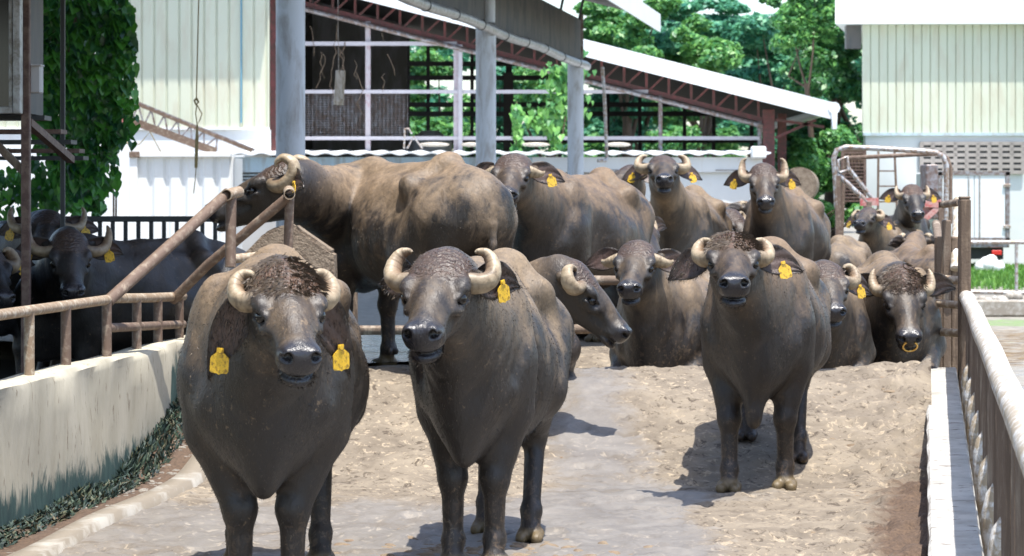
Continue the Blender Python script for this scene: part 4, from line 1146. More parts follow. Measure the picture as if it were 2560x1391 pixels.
# ------------------------------------------------------------------ buildings and yard furniture behind
def ribbed(name, parent, mat, x0, x1, z0, z1, y, pitch, depth=.03, groove=.25, face=-1):
    """sheet wall in the plane y = const with standing ribs, its own thickness behind"""
    prof = []; x = x0; up = False
    while x < x1 - 1e-4:
        a, b = x, min(x+pitch*(1-groove), x1); c_ = min(b + pitch*groove*.35, x1); e = min(x+pitch-pitch*groove*.35, x1)
        prof += [(a, 0), (b, 0), (c_, depth), (e, depth)]; x += pitch
    prof.append((x1, 0))
    V = []; F = []
    for px, dy in prof:
        V += [(px, y+dy*(-face)*1.0, z0), (px, y+dy*(-face)*1.0, z1)]
    n = len(prof)
    for i in range(n-1): F.append((2*i, 2*i+2, 2*i+3, 2*i+1))
    k = len(V); V += [(x0, y+.12, z0), (x0, y+.12, z1), (x1, y+.12, z0), (x1, y+.12, z1)]
    F += [(0, 1, k+1, k), (2*n-2, k+2, k+3, 2*n-1), (k, k+1, k+3, k+2)]
    o = mesh_np(name, V, F, mat, parent, smooth=False)
    loc = parent.matrix_basis
    o.data.transform(loc.inverted()); return o

def bld(name, loc, label, cat, group=None): return empty(name, loc, 0, label, cat, group)

# left cream building
LD = 56.0
L0 = bld('farm_building', (-7, LD, 0), 'cream sheet clad building behind the vines with white base wall', 'building')
ribbed('siding', L0, MAT['cream'], -12.5, xat(673, LD), at(0, 322, LD).z, 8.6, LD, .268, .035, .22)
PB('base_wall', MAT['white'], L0, lambda m: m.box(((-12.5+xat(674, LD))/2, LD+.17, at(0, 322, LD).z/2-.02), (xat(674, LD)+12.5, .3, at(0, 322, LD).z)))
PB('trim', MAT['white'], L0, lambda m: m.box(((-12.5+xat(674, LD))/2, LD-.01, at(0, 322, LD).z), (xat(674, LD)+12.5, .06, .05)))
PB('roof', MAT['roofwhite'], L0, lambda m: m.box((-8.9, LD+2.8, 8.67), (8.2, 7.94, .12)))
PB('gutter_pipe', MAT['bluewire'], L0, lambda m: m.tube([at(603, -140, LD-.06), at(603, 308, LD-.06)], .018, 8), smooth=True)

# white container and long low shed
CD = 47.0
ct = bld('white_container', (xat(450, CD), CD, 0), 'white corrugated container standing behind the dark bar fence', 'container')
ribbed('side_panel', ct, MAT['white'], xat(345, CD), xat(585, CD), 0.1, at(0, 392, CD).z, CD, .30, .04, .5)
PB('corner_post', MAT['white'], ct, lambda m: m.box((xat(335, CD), CD, 1.2), (.15, .16, 2.36), bev=.01))
PB('top_beam', MAT['white'], ct, lambda m: m.box((xat(455, CD), CD-.03, at(0, 387, CD).z), (xat(578, CD)-xat(330, CD), .14, .09), bev=.01))
PB('rust_casting', MAT['rustpipe'], ct, lambda m: m.box((xat(338, CD), CD-.04, at(0, 387, CD).z), (.19, .17, .11), bev=.01))
PB('body', MAT['white'], ct, lambda m: m.box((xat(455, CD), CD+1.22, 1.2), (xat(580, CD)-xat(330, CD)-.1, 2.2, 2.3)))

SD = 51.5
sh = bld('long_low_shed', (xat(1240, SD), SD, 0), 'long low white shed with wavy roof edge and pale blue fascia', 'shed')
xa, xb = xat(580, SD), xat(1905, SD)
zt, zf = at(0, 386, SD).z, at(0, 431, SD).z
V = []; F = []
xs = np.arange(xa-.2, xb+.2, .05)
for x in xs:
    wv = .022*math.sin(x*2*math.pi/.42)
    for (y, dz) in ((SD-.28, 0), (SD+6.5, .16), (SD+6.5, .13), (SD-.28, -.03)): V.append((x, y, zt+.02+wv+dz))
for i in range(len(xs)-1):
    for k in range(4): F.append((i*4+k, (i+1)*4+k, (i+1)*4+(k+1) % 4, i*4+(k+1) % 4))
o = mesh_np('roof_sheet', V, F, MAT['roofwhite'], sh, smooth=False); o.data.transform(sh.matrix_basis.inverted())
xm = xat(1330, SD)
PB('fascia', MAT['bluewhite'], sh, lambda m: m.box(((xa+xm)/2, SD-.12, (zt+zf)/2-.03), (xm-xa, .05, zt-zf-.06)))
xw = xat(1500, SD)
PB('fascia', MAT['white'], sh, lambda m: m.box(((xm+xb)/2, SD-.12, (zt+zf)/2-.03), (xb-xm-.01, .05, zt-zf-.06)))
PB('wall', MAT['greytank'], sh, lambda m: m.box(((xa+xw)/2, SD+.1, zf/2-.02), (xw-xa, .2, zf+.2)))
PB('wall', MAT['white'], sh, lambda m: m.box(((xw+xb)/2, SD+.08, zf/2-.02), (xb-xw-.01, .24, zf+.2)))
lv = PB('louvre', MAT['darkmetal'], sh, lambda m: m.box((xat(735, SD), SD-.02, (at(0, 434, SD).z+at(0, 490, SD).z)/2), (xat(870, SD)-xat(588, SD), .05, .44)))
for k in range(6):
    z = at(0, 438, SD).z - k*.066
    PB('slat', MAT['bluewhite'], sh, lambda m: m.box((xat(735, SD), SD-.07, z), (xat(866, SD)-xat(592, SD), .05, .03)))
PB('louvre_frame', MAT['bluewhite'], sh, lambda m: m.box((xat(586, SD), SD-.05, at(0, 460, SD).z), (.08, .10, .5)))
PB('end_block', MAT['white'], sh, lambda m: m.box((xat(1893, SD), SD-.25, zt+.03), (.30, .2, .24), bev=.03))
for px, pw in ((1500, 520), (1760, 230)):
    PB('panel_seam', MAT['greysteel'], sh, lambda m: m.box((xat(px+60, SD), SD-.155, at(0, 426, SD).z), (pw/FPX*SD*.28, .015, .018)))

# red steel framed barn with screens
GDp = 57.0; BK = 71.0
bn = bld('screened_barn', (xat(1300, GDp), GDp, 0), 'red steel framed barn with lattice trusses, mesh screens and white roof edge', 'barn')
def gx(px, d=GDp): return xat(px, d)
def gz_(py, d=GDp): return at(0, py, d).z
slope = lambda px: 118 + (px-1500)*.2545          # top of the barge board in the picture
xL, xR = gx(690), gx(2068)
zL, zR = gz_(slope(690)), gz_(slope(2068))
def rslab(m, z_off, th, y0, y1, xl=xL, xr=xR, za=zL, zb=zR):
    n = len(m.v)
    for y in (y0, y1):
        for x, z in ((xl, za), (xr, zb)):
            m.v += [(x, y, z+z_off), (x, y, z+z_off-th)]
    a = n
    m.f += [(a, a+2, a+3, a+1), (a+4, a+5, a+7, a+6), (a, a+4, a+6, a+2), (a+1, a+3, a+7, a+5), (a, a+1, a+5, a+4), (a+2, a+6, a+7, a+3)]
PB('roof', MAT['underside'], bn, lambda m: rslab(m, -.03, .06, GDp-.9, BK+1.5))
PB('barge_board', MAT['roofwhite'], bn, lambda m: rslab(m, .02, .37, GDp-.98, GDp-.905))
PB('roof_top', MAT['roofwhite'], bn, lambda m: rslab(m, .012, .03, GDp-.9, BK+1.5))
PB('gutter', MAT['roofwhite'], bn, lambda m: (m.tube([(xR+.03, GDp-1.0, zR-.10), (xR+.03, BK+1.4, zR-.10)], .13, 10), m.box((xR+.03, GDp-1.0, zR-.36), (.12, .12, .42), bev=.02)), smooth=True)
tb = lambda px: 160+ (px-1500)*.2545              # truss top chord just below board
tr_ = empty('truss', (0, 0, 0)); tr_.parent = bn
tr_.location = (0, 0, 0)
def TP(name, mat, fn, **kw):
    mb = MB(); fn(mb); o = mb.build(name, mat, tr_, **kw); o.data.transform(bn.matrix_basis.inverted()); return o
bot = lambda px: 12 + (px-770)*.2537
def P3(px, py, y=GDp): return (gx(px), y, gz_(py))
TP('bottom_chord', MAT['redsteel'], lambda m: m.bar(P3(690, bot(690)), P3(1910, bot(1910)), .08, .10))
TP('top_chord', MAT['redsteel'], lambda m: m.bar(P3(690, bot(690)-62), P3(1980, bot(1980)-62), .08, .09))
TP('lower_pipe', MAT['greysteel'], lambda m: m.tube([P3(690, bot(690)+14, GDp-.15), P3(1905, bot(1905)+16, GDp-.15)], .055, 10), smooth=True)
for i in range(22):
    px = 720 + i*56
    TP('web', MAT['redsteel'], lambda m: (m.bar(P3(px, bot(px)-4), P3(px, bot(px)-58), .055, .055), m.bar(P3(px-46, bot(px-46)-6), P3(px-4, bot(px-4)-56), .045, .045)))
def vpost(name, px, pw, mat, top=None, y=GDp, bottom=378):
    t0 = bot(px)+4 if top is None else top
    a, b = Vector(P3(px, t0, y)), Vector(P3(px, bottom, y)); b.z = 0
    PB(name, mat, bn, lambda m: m.box(((a.x), y, (a.z+b.z)/2), (pw/FPX*y, .10, a.z-b.z), bev=.01))
vpost('post', 920, 13, MAT['pinksteel']); vpost('post', 1140, 12, MAT['pinksteel']); vpost('post', 1151, 11, MAT['screenrail'], y=GDp-.08); vpost('post', 1651, 10, MAT['greysteel'])
vpost('post', 1899, 10, MAT['greysteel'])
vpost('red_column', 1921, 30, MAT['redsteel'], top=bot(1921)-30, y=GDp-.02); vpost('red_column', 1976, 22, MAT['redsteel'], top=bot(1976)-40, y=GDp+1.8); vpost('red_column', 684, 18, MAT['redsteel'], top=-160)
for py, xa_, xb_, w_ in ((110, 690, 1142, 10), (230, 690, 1900, 9), (346, 690, 1900, 9)):
    lim = xb_
    while lim > 700 and bot(lim)+10 > py: lim -= 5
    # the rail runs only where the sloping truss is above it
    if py == 110: x_end = 1142
    elif py == 230: x_end = 1620
    else: x_end = 1898
    PB('screen_rail', MAT['screenrail'], bn, lambda m: m.bar(P3(690, py, GDp-.05), P3(x_end, py, GDp-.05), .07, w_/FPX*GDp))
# brace under the right eave
PB('eave_brace', MAT['redsteel'], bn, lambda m: (m.bar(P3(1938, 345), P3(2040, 300), .06, .06), m.bar(P3(1940, 300), P3(2060, 318), .06, .06)))
# dark lining and back frame inside
PB('inner_wall', simple('grey_sheet', (.24, .235, .24), .85, var=.25, scale=1.2, bump=.05, col2=(.17, .16, .15), dirt=.35, streak=True), bn, lambda m: m.box(((gx(600, 66)+xat(1018, 66))/2, 66, 3.1), (xat(1018, 66)-gx(600, 66), .1, 7.4)))  # grey sheet with darker streaked patches
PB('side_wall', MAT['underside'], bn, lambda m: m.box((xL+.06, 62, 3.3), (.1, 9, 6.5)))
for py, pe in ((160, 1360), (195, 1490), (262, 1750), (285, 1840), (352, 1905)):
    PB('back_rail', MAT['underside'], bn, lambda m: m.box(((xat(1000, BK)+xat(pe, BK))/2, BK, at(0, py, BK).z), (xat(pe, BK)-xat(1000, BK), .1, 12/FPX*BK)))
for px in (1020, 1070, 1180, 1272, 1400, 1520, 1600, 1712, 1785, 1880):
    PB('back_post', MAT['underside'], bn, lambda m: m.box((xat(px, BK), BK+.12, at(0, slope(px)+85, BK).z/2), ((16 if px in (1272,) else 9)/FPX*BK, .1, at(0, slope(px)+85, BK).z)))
PB('back_kerb', MAT['concrete'], bn, lambda m: m.box((xat(1450, BK), BK+.02, .55), (xat(1905, BK)-xat(1000, BK), .2, 1.1)))
PB('dark_panel', MAT['underside'], bn, lambda m: m.box((xat(1271, 63), 63, at(0, 280, 63).z), (.24, .06, 1.9)))
# wire mesh on the two left bays
mb = MB()
for i in range(19):
    z = gz_(238+i*5.8); mb.bar((gx(692), GDp+.04, z), (gx(1015), GDp+.04, z), .010, .010)
for i in range(34):
    x = gx(692+i*9.9); mb.bar((x, GDp+.06, gz_(345)), (x, GDp+.06, gz_(236)), .008, .008)
o = mb.build('wire_mesh', MAT['greysteel'], bn); o.data.transform(bn.matrix_basis.inverted())
# dead climber on the screen
mb = MB(); random.seed(3)
for i in range(14):
    px = random.choice([random.uniform(775, 905), random.uniform(775, 905), random.uniform(800, 880), random.uniform(930, 1010)]); py = random.uniform(60, 190) if i < 24 else random.uniform(240, 330)
    pts = []; a, b = px, py
    for k in range(random.randint(4, 9)):
        pts.append(Vector((gx(a), GDp-.10+random.uniform(-.04, .04), gz_(b)))); a += random.uniform(-9, 9); b += random.uniform(6, 19)
        if b > 372: break
    if len(pts) > 1: mb.tube(pts, [.008]*(len(pts)-1)+[.003], 5)
o = mb.build('dead_climber', MAT['twig'], None); tag(o, 'dry leafless climber hanging on the dark barn screen', 'climber', kind='stuff')
# things in the barn
tk = MB(); tk.tube([(gx(1075, 62), 62, 1.1), (gx(1075, 62), 62, 2.95), (gx(1075, 62), 62, 3.2)], [.52, .52, .2], 24); tk.build('round_tank', MAT['greytank'], None, smooth=True)
tag(bpy.data.objects['round_tank'], 'pale grey round tank inside the screened barn', 'tank')
bo = MB(); bo.box(tuple(at(849, 220, 45)), (.17, .05, .60), M=Matrix.Rotation(R(4), 3, 'Y'), bev=.006)
bo.box(tuple(at(845, 252, 45)+Vector((0, -.035, 0))), (.155, .03, .07), M=Matrix.Rotation(R(7), 3, 'Y'), bev=.006)
bo.tube([at(847, 178, 45), at(845, 60, 45), at(846, -60, 45)], .006, 6)
bo.build('hanging_board', MAT['board'], None); tag(bpy.data.objects['hanging_board'], 'narrow pale board hanging from a wire in front of the barn screen', 'board')
# bits of junk lying on the low shed roof
jk = MB()
jk.tube([at(1010, 372, 52.5), at(1012, 322, 52.5), at(1022, 322, 52.5), at(1030, 335, 52.5)], .02, 6); jk.tube([at(1018, 372, 53), at(1034, 342, 53), at(1056, 372, 53)], .022, 6)
jk.build('bent_rod', MAT['galv'], None, smooth=True); tag(bpy.data.objects['bent_rod'], 'bent metal rods standing on the low shed roof', 'rods')
for k, (px, wd) in enumerate(((1085, .55), (1180, .4), (1340, .5), (1545, .45))):
    jb = MB(); jb.ell(tuple(at(px, 362, 54.5)), (wd*.6, .3, .05), 12, 7); o = jb.build('roof_sack', MAT['board'], None, smooth=True)
    tag(o, ['pale sack lying flat on the shed roof left of the grey column', 'smaller pale sack close behind the middle grey column', 'pale sack under the hanging creeper', 'pale sack right of the drain pipe'][k], 'sack', 'sacks on the shed roof')

# canopy: round columns, gutter, dark cladding, roof
def colx(d): return -2.3 + .159*(d-27)
cy = bld('open_canopy', (colx(39), 39, 0), 'open canopy on round grey columns with dark sheet cladding and gutter', 'canopy')
for d, r_ in ((27, .152), (39, .152), (49, .152), (17.5, .15)):
    if d == 17.5: continue
    PB('column', MAT['column'], cy, lambda m: (m.tube([(colx(d), d, -.05), (colx(d), d, 4.2)], r_, 28), ), smooth=True)
PB('upper_post', MAT['column'], cy, lambda m: m.tube([(colx(39)+.02, 39, 4.25), (colx(39)+.02, 39, 6.2)], .12, 20), smooth=True)
pts = [(colx(d)+.13, d, 4.13 + .02*math.sin(d*.9)) for d in np.arange(20, 49.6, 1.4)]
PB('gutter', MAT['alum'], cy, lambda m: m.tube(pts + [(colx(49.7)+.13, 49.7, 4.12)], .075, 12), smooth=True)
for d in np.arange(21, 49.5, 2.1):
    PB('gutter_strap', MAT['darkmetal'], cy, lambda m: m.tube([(colx(d)+.13, d-.02, 4.13+.02*math.sin(d*.9)), (colx(d)+.13, d+.02, 4.13+.02*math.sin(d*.9))], .083, 12), smooth=True)
mb = MB()   # ribbed dark cladding along the column line
dd = np.arange(18, 49.75, .13); vv = []
for i, d in enumerate(dd):
    off = .02 if i % 2 else -.02
    mb.v += [(colx(d)+off, d, 4.16), (colx(d)+off, d, 5.02)]
for i in range(len(dd)-1): mb.f.append((2*i, 2*i+2, 2*i+3, 2*i+1))
k = len(mb.v); mb.v += [(colx(18)-.08, 18, 4.16), (colx(18)-.08, 18, 5.02), (colx(49.7)-.08, 49.7, 4.16), (colx(49.7)-.08, 49.7, 5.02)]
e = 2*len(dd)-2; mb.f += [(k, k+2, k+3, k+1), (0, 1, k+1, k), (e, k+2, k+3, e+1), (0, k, k+2, e), ]
o = mb.build('cladding', MAT['darksheet'], cy); o.data.transform(cy.matrix_basis.inverted())
PB('cladding_post', MAT['greysteel'], cy, lambda m: m.box((colx(49.75)+.02, 49.78, 4.6), (.06, .06, 1.05)))
for d in (44, 47, 49.5): PB('stub_post', MAT['darkmetal'], cy, lambda m: m.bar((colx(d), d, 5.0), (colx(d)+.1, d, 5.5), .05, .05))
rw = 1.42
def croof(m, za, zb, th, x0, x1, d0=17, d1=50.2):
    n = len(m.v)
    for d in (d0, d1):
        for off, z in ((x0, za), (x1, zb)):
            m.v += [(colx(d)+off, d, z), (colx(d)+off, d, z-th)]
    a = n
    m.f += [(a, a+2, a+3, a+1), (a+4, a+5, a+7, a+6), (a, a+4, a+6, a+2), (a+1, a+3, a+7, a+5), (a, a+1, a+5, a+4), (a+2, a+6, a+7, a+3)]
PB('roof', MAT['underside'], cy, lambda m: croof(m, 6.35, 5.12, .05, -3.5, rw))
PB('roof_edge', MAT['roofwhite'], cy, lambda m: croof(m, 5.15, 5.13, .32, rw+.005, rw+.06))
PB('roof_sheet', MAT['roofwhite'], cy, lambda m: croof(m, 6.385, 5.155, .03, -3.5, rw+.06))
PB('purlin', MAT['underside'], cy, lambda m: croof(m, 5.2, 5.14, .10, rw-.25, rw-.1))
PB('down_pipe', MAT['galv'], cy, lambda m: m.tube([at(1506, 168, 49.3), at(1512, 260, 49.3), at(1517, 395, 49.3), at(1512, 402, 49.2), at(1495, 402, 49.1)], .034, 10), smooth=True)

# right building
RD = 62.0
rb = bld('sheet_clad_house', (xat(2400, RD), RD, 0), 'pale sheet clad building on the right with white flat roof edge', 'building')
xl, xr = xat(2157, RD), xat(2750, RD)
z_s = at(0, 334, RD).z; z_t = at(0, 62, RD).z
ribbed('siding', rb, MAT['cream'], xl, xr, z_s, z_t+.2, RD, .203, .03, .16)
PB('base_wall', simple('grey_white_wall', (.56, .58, .57), .6, var=.04, scale=2, bump=.06), rb, lambda m: m.box(((xl+xr)/2+.04, RD+.18, z_s/2), (xr-xl-.06, .3, z_s)))
PB('drip_trim', MAT['bluewhite'], rb, lambda m: m.box(((xl+xr)/2, RD-.0, z_s-.02), (xr-xl, .09, .07)))
PB('end_wall', MAT['cream'], rb, lambda m: m.prism([(xl+.03, RD+.13), (xl+.13, RD+.13), (xl+1.5, RD+7.8), (xl+1.4, RD+7.8)], 0, z_t-.01, 'z'))
PB('roof_edge', MAT['roofwhite'], rb, lambda m: m.prism([(xat(2088, RD-.36), RD-.36), (xr, RD-.36), (xr, RD+8), (xat(2088, RD)+1.6, RD+8)], z_t, 6.7, 'z'))
PB('soffit_block', MAT['darksheet'], rb, lambda m: m.box((xat(2136, RD), RD+.25, at(0, 92, RD).z), (.36, .3, .55)))
vb = empty('vent_panel', (0, 0, 0)); vb.parent = rb
def VP(name, mat, fn):
    mb = MB(); fn(mb); o = mb.build(name, mat, vb); o.data.transform(rb.matrix_basis.inverted()); return o
xv0, xv1, zv0, zv1 = xat(2303, RD), xat(2556, RD), at(0, 431, RD).z, at(0, 359, RD).z
VP('backing', MAT['darkmetal'], lambda m: m.box(((xv0+xv1)/2, RD+.01, (zv0+zv1)/2), (xv1-xv0, .04, zv1-zv0)))
def vgrid(m):
    for r_ in range(6): m.box(((xv0+xv1)/2, RD-.045, zv0+(zv1-zv0)*r_/5), (xv1-xv0+.05, .06, .085))
    for c_ in range(10): m.box((xv0+(xv1-xv0)*c_/9, RD-.050, (zv0+zv1)/2), (.09, .05, zv1-zv0+.05))
VP('grille', MAT['block'], vgrid)

# box truck seen from behind
TD = 57.0
tk = bld('box_truck', (xat(2432, TD), TD, 0), 'small white box truck parked with its rear doors towards the yard', 'truck')
xt0, xt1 = xat(2346, TD), xat(2524, TD); zb0, zb1 = at(0, 602, TD).z, at(0, 430, TD).z
PB('cargo_box', MAT['white'], tk, lambda m: m.box(((xt0+xt1)/2, TD+1.6, (zb0+zb1)/2), (xt1-xt0, 3.1, zb1-zb0), bev=.02))
PB('door_frame', MAT['greysteel'], tk, lambda m: (m.box(((xt0+xt1)/2, TD+.03, zb1-.03), (xt1-xt0+.03, .06, .09)), m.box((xt1-.04, TD+.03, (zb0+zb1)/2), (.09, .06, zb1-zb0)), m.box((xt0+.04, TD+.03, (zb0+zb1)/2), (.08, .06, zb1-zb0)), m.box(((xt0+xt1)/2, TD+.03, zb0+.02), (xt1-xt0+.03, .06, .08))))
for s_ in (0, 1):
    xm_ = xat(2436, TD)
    a, b = (xt0+.09, xm_-.01) if s_ == 0 else (xm_+.01, xt1-.09)
    PB('rear_door', MAT['white'], tk, lambda m: m.box(((a+b)/2, TD+.035, (zb0+zb1)/2), (b-a, .03, zb1-zb0-.12), bev=.006))
    PB('lock_rod', MAT['galv'], tk, lambda m: m.tube([(xm_+(-.12 if s_ == 0 else .12), TD+.005, zb0+.05), (xm_+(-.12 if s_ == 0 else .12), TD+.005, zb1-.05)], .014, 8), smooth=True)
for z in (zb0+.3, zb1-.3): PB('hinge', MAT['galv'], tk, lambda m: m.box((xt1-.06, TD-.01, z), (.16, .03, .07), bev=.005))
PB('bumper', MAT['greysteel'], tk, lambda m: m.box(((xt0+xt1)/2, TD+.1, zb0-.10), (xt1-xt0, .12, .11), bev=.01))
PB('chassis', MAT['black'], tk, lambda m: m.box(((xt0+xt1)/2, TD+1.4, zb0-.26), (xt1-xt0-.2, 2.4, .3)))
PB('tail_light', MAT['redlens'], tk, lambda m: m.box((xat(2492, TD), TD+.02, at(0, 632, TD).z), (.22, .06, .10), bev=.008))
PB('tail_light', MAT['redlens'], tk, lambda m: m.box((xat(2372, TD), TD+.02, at(0, 632, TD).z), (.22, .06, .10), bev=.008))
for px in (2372, 2500):
    PB('wheel', MAT['black'], tk, lambda m: m.tube([(xat(px, TD)-.09, TD+.75, .30), (xat(px, TD)+.09, TD+.75, .30)], .33, 22), smooth=True)
PB('mud_flap', MAT['black'], tk, lambda m: m.box((xat(2500, TD), TD+.30, .42), (.22, .02, .34)))
PB('cab', MAT['white'], tk, lambda m: m.box(((xt0+xt1)/2, TD+4.1, 1.15), (1.5, 1.6, 1.5), bev=.08))
bg = MB()
for (px, py, r_) in ((2470, 662, .19), (2492, 668, .16), (2454, 668, .14), (2478, 650, .12)): bg.ell(tuple(at(px, py, 55.5)), (r_*1.1, r_, r_*.95), 12, 8)
bg.build('plastic_bag', MAT['plastic'], None, smooth=True); tag(bpy.data.objects['plastic_bag'], 'bulging white plastic bags lying on the grass behind the truck', 'bag')

# loading ramp of bent pipe
QD = 34.0
ch = bld('loading_ramp', (xat(2220, QD), QD, 0), 'galvanised pipe loading ramp with tall bent rail loops and red deck edge', 'loading ramp')
def arch(pts, d, m, r): m.tube([at(a, b, d) for a, b in pts], r, 10)
q = lambda px, py, d=QD: at(px, py, d)
PB('rail_loop', MAT['galv'], ch, lambda m: arch([(2092, 520), (2088, 440), (2084, 396), (2092, 376), (2114, 368), (2200, 372), (2300, 378), (2340, 382), (2358, 392), (2366, 414), (2366, 470), (2362, 640)], QD, m, .036), smooth=True)
PB('rail_loop', MAT['rustpipe'], ch, lambda m: arch([(2100, 700), (2108, 450), (2110, 396), (2350, 384), (2368, 396), (2376, 420), (2376, 560)], QD+.9, m, .030), smooth=True)
PB('inner_loop', MAT['galv'], ch, lambda m: arch([(2096, 430), (2096, 402), (2118, 392), (2122, 425), (2100, 432)], QD-.02, m, .024), smooth=True)
PB('brace', MAT['galv'], ch, lambda m: m.tube([q(2090, 432), q(2172, 510)], .034, 10), smooth=True)
PB('brace', MAT['galv'], ch, lambda m: m.tube([q(2120, 420, QD+.4), q(2188, 506, QD+.4)], .03, 10), smooth=True)
PB('post', MAT['rustpipe'], ch, lambda m: m.bar(q(2094, 440), q(2096, 640), .07, .07))
PB('deck_edge', MAT['redpaint'], ch, lambda m: m.bar(q(2150, 506), q(2196, 504), .06, .10))
PB('deck_edge', MAT['redpaint'], ch, lambda m: m.bar(q(2290, 506), q(2352, 508), .07, .12))
PB('deck_edge', MAT['redpaint'], ch, lambda m: m.bar(q(2350, 514), q(2300, 560), .06, .07))
PB('deck', MAT['redpaint'], ch, lambda m: m.prism([(q(2296, 512).x, q(2296, 512).z), (q(2346, 514).x, q(2346, 514).z), (q(2302, 552).x, q(2302, 552).z)], QD+.05, QD+.9, 'y'))
PB('side_sheet', MAT['greysteel'], ch, lambda m: m.box((q(2338, 470).x, QD+.5, q(2338, 480).z), (.16, .5, .72), bev=.01))
for px in (2172, 2352): PB('leg', MAT['rustpipe'], ch, lambda m: m.bar(q(px, 505), (q(px, 505).x, QD, 0), .07, .07))
ld = bld('ladder', (xat(2218, 36), 36, 0), 'thin rusty ladder leaning against the loading ramp', 'ladder')
for a, b in ((2196, 2194), (2236, 2248)): PB('stile', MAT['rustpipe'], ld, lambda m: m.bar(at(a, 372, 36), at(b, 650, 36), .03, .03))
for py in (390, 428, 466, 505, 545): PB('rung', MAT['rustpipe'], ld, lambda m: m.bar(at(2196, py, 36), at(2238+ (py-390)*.05, py, 36), .02, .02))
lt = bld('lattice_screen', (xat(2135, 37), 37, 0), 'brown lattice screen beside the white building corner', 'screen')
def lat(m):
    for i in range(16): m.bar(at(2108, 374+i*8.6, 37), at(2160, 374+i*8.6, 37), .018, .018)
    for i in range(7): m.bar(at(2109+i*8.4, 372, 37.03), at(2109+i*8.4, 506, 37.03), .016, .016)
PB('lattice', MAT['brownpost'], lt, lat)
PB('frame', MAT['brownpost'], lt, lambda m: (m.bar(at(2106, 368, 37.01), at(2106, 560, 37.01), .04, .04), m.bar(at(2162, 368, 37.01), at(2162, 560, 37.01), .04, .04)))
PB('backing', MAT['wood'], lt, lambda m: m.box(tuple(at(2134, 440, 37.1)), (52/FPX*37, .02, .74)))
# round plaster trough end behind the red columns
tb_ = MB(); tb_.tube([at(1998, 462, 50), at(1998, 462, 50)+Vector((.4, 3, 0))], .34, 28); tb_.build('round_bin', MAT['mudcrete'], None, smooth=True, angle=30)
tag(bpy.data.objects['round_bin'], 'pale round concrete tank lying on its side behind the red columns', 'tank')

# pipe railing, kerbs beyond the right fence
pr = bld('pipe_railing', (xat(2520, 44), 44, 0), 'thin grey pipe railing in front of the truck', 'railing')
PB('top_rail', MAT['galv'], pr, lambda m: m.tube([at(2425, 606, 44), at(2900, 606, 44)], .035, 10), smooth=True)
PB('bottom_rail', MAT['galv'], pr, lambda m: m.tube([at(2425, 730, 44), at(2900, 740, 44)], .035, 10), smooth=True)
for px in (2541, 2700): PB('post', MAT['galv'], pr, lambda m: m.tube([at(px, 606, 44), (xat(px, 44), 44, -.02)], .028, 10), smooth=True)
k1 = MB(); random.seed(5)
for i in range(46):
    x = xat(2380, 40)+i*.11; k1.ell((x, 40+random.uniform(-.08, .08), random.uniform(.02, .10)), (random.uniform(.06, .11), .09, random.uniform(.05, .09)), 8, 6)
k1.build('rubble_edge', MAT['concrete'], None, smooth=True); tag(bpy.data.objects['rubble_edge'], 'low edge of pale rubble stones beyond the right fence', 'stones', kind='stuff')
k2 = MB(); k2.box((9.2, 36.2, .09), (7.5, .28, .22), bev=.02); k2.build('concrete_kerb', MAT['concrete'], None); tag(bpy.data.objects['concrete_kerb'], kind='structure')
V = []; F = []; rnd = []
for i in range(9000):
    x = random.uniform(9.2, 13.5); y = random.uniform(51, 60.5)
    blade(V, F, rnd, (x, y, -.02), random.uniform(.05, .16), random.uniform(.01, .025), (random.uniform(-.08, .08), random.uniform(-.08, .08)), random.random())
for i in range(2500):
    x = random.uniform(7.2, 9.6); y = random.uniform(46, 60)
    blade(V, F, rnd, (x, y, -.02), random.uniform(.05, .22), random.uniform(.01, .025), (random.uniform(-.1, .1), random.uniform(-.1, .1)), random.random())
o = mesh_np('grass', V, F, MAT['grass'], smooth=False); fattr(o, 'rnd', rnd); tag(o, 'bright green grass strip around the truck', 'grass', kind='stuff')

# ------------------------------------------------------------------ left barn corner with window, posts, awning
bd = bld('cattle_barn', (-4.2, 17.5, 0), 'dark open cattle barn at left with brown post and slatted awning', 'barn')
def broof(m):
    n = len(m.v)
    for y in (2.0, 22.5):
        for x, z in ((-11, 4.3), (wall_x(y)+.16, 3.55)): m.v += [(x, y, z), (x, y, z-.06)]
    a = n; m.f += [(a, a+2, a+3, a+1), (a+4, a+5, a+7, a+6), (a, a+4, a+6, a+2), (a+1, a+3, a+7, a+5), (a, a+1, a+5, a+4), (a+2, a+6, a+7, a+3)]
PB('roof', MAT['underside'], bd, broof)
PB('post', MAT['brownpost'], bd, lambda m: m.box((xat(65, 17.2), 17.2, 1.75), (.058, .06, 3.6), bev=.006))
PB('post', MAT['darkmetal'], bd, lambda m: m.box((xat(157, 20), 20, 1.7), (.035, .035, 3.6), bev=.004))
PB('post', MAT['greywood'], bd, lambda m: m.box((-10.5, 12, 1.9), (.15, .15, 4.2), bev=.006))
PB('post', MAT['greywood'], bd, lambda m: m.box((-10.5, 21, 1.9), (.15, .15, 4.2), bev=.006))
PB('raking_brace', MAT['brownpost'], bd, lambda m: m.bar(at(70, 306, 17.3), at(178, 400, 18.6), .05, .05))
PB('raking_brace', MAT['greywood'], bd, lambda m: m.bar(at(-20, 350, 17.3), at(62, 432, 17.3), .05, .05))
for k, (py, x1) in enumerate(((296, 120), (330, 160), (356, 185), (378, 205), (396, 215))):
    d = 17.6 + k*.75
    PB('awning_slat', MAT['brownpost'] if k % 2 else MAT['darkmetal'], bd, lambda m: m.box(((xat(-80, d)+xat(x1, d))/2, d, at(0, py, d).z), (xat(x1, d)-xat(-80, d), .26, .03)))
cb = bld('window_cabin', (xat(-40, 17.0), 17.0, 1.9), 'dark glazed cabin window with aluminium frame at the top left corner', 'cabin')
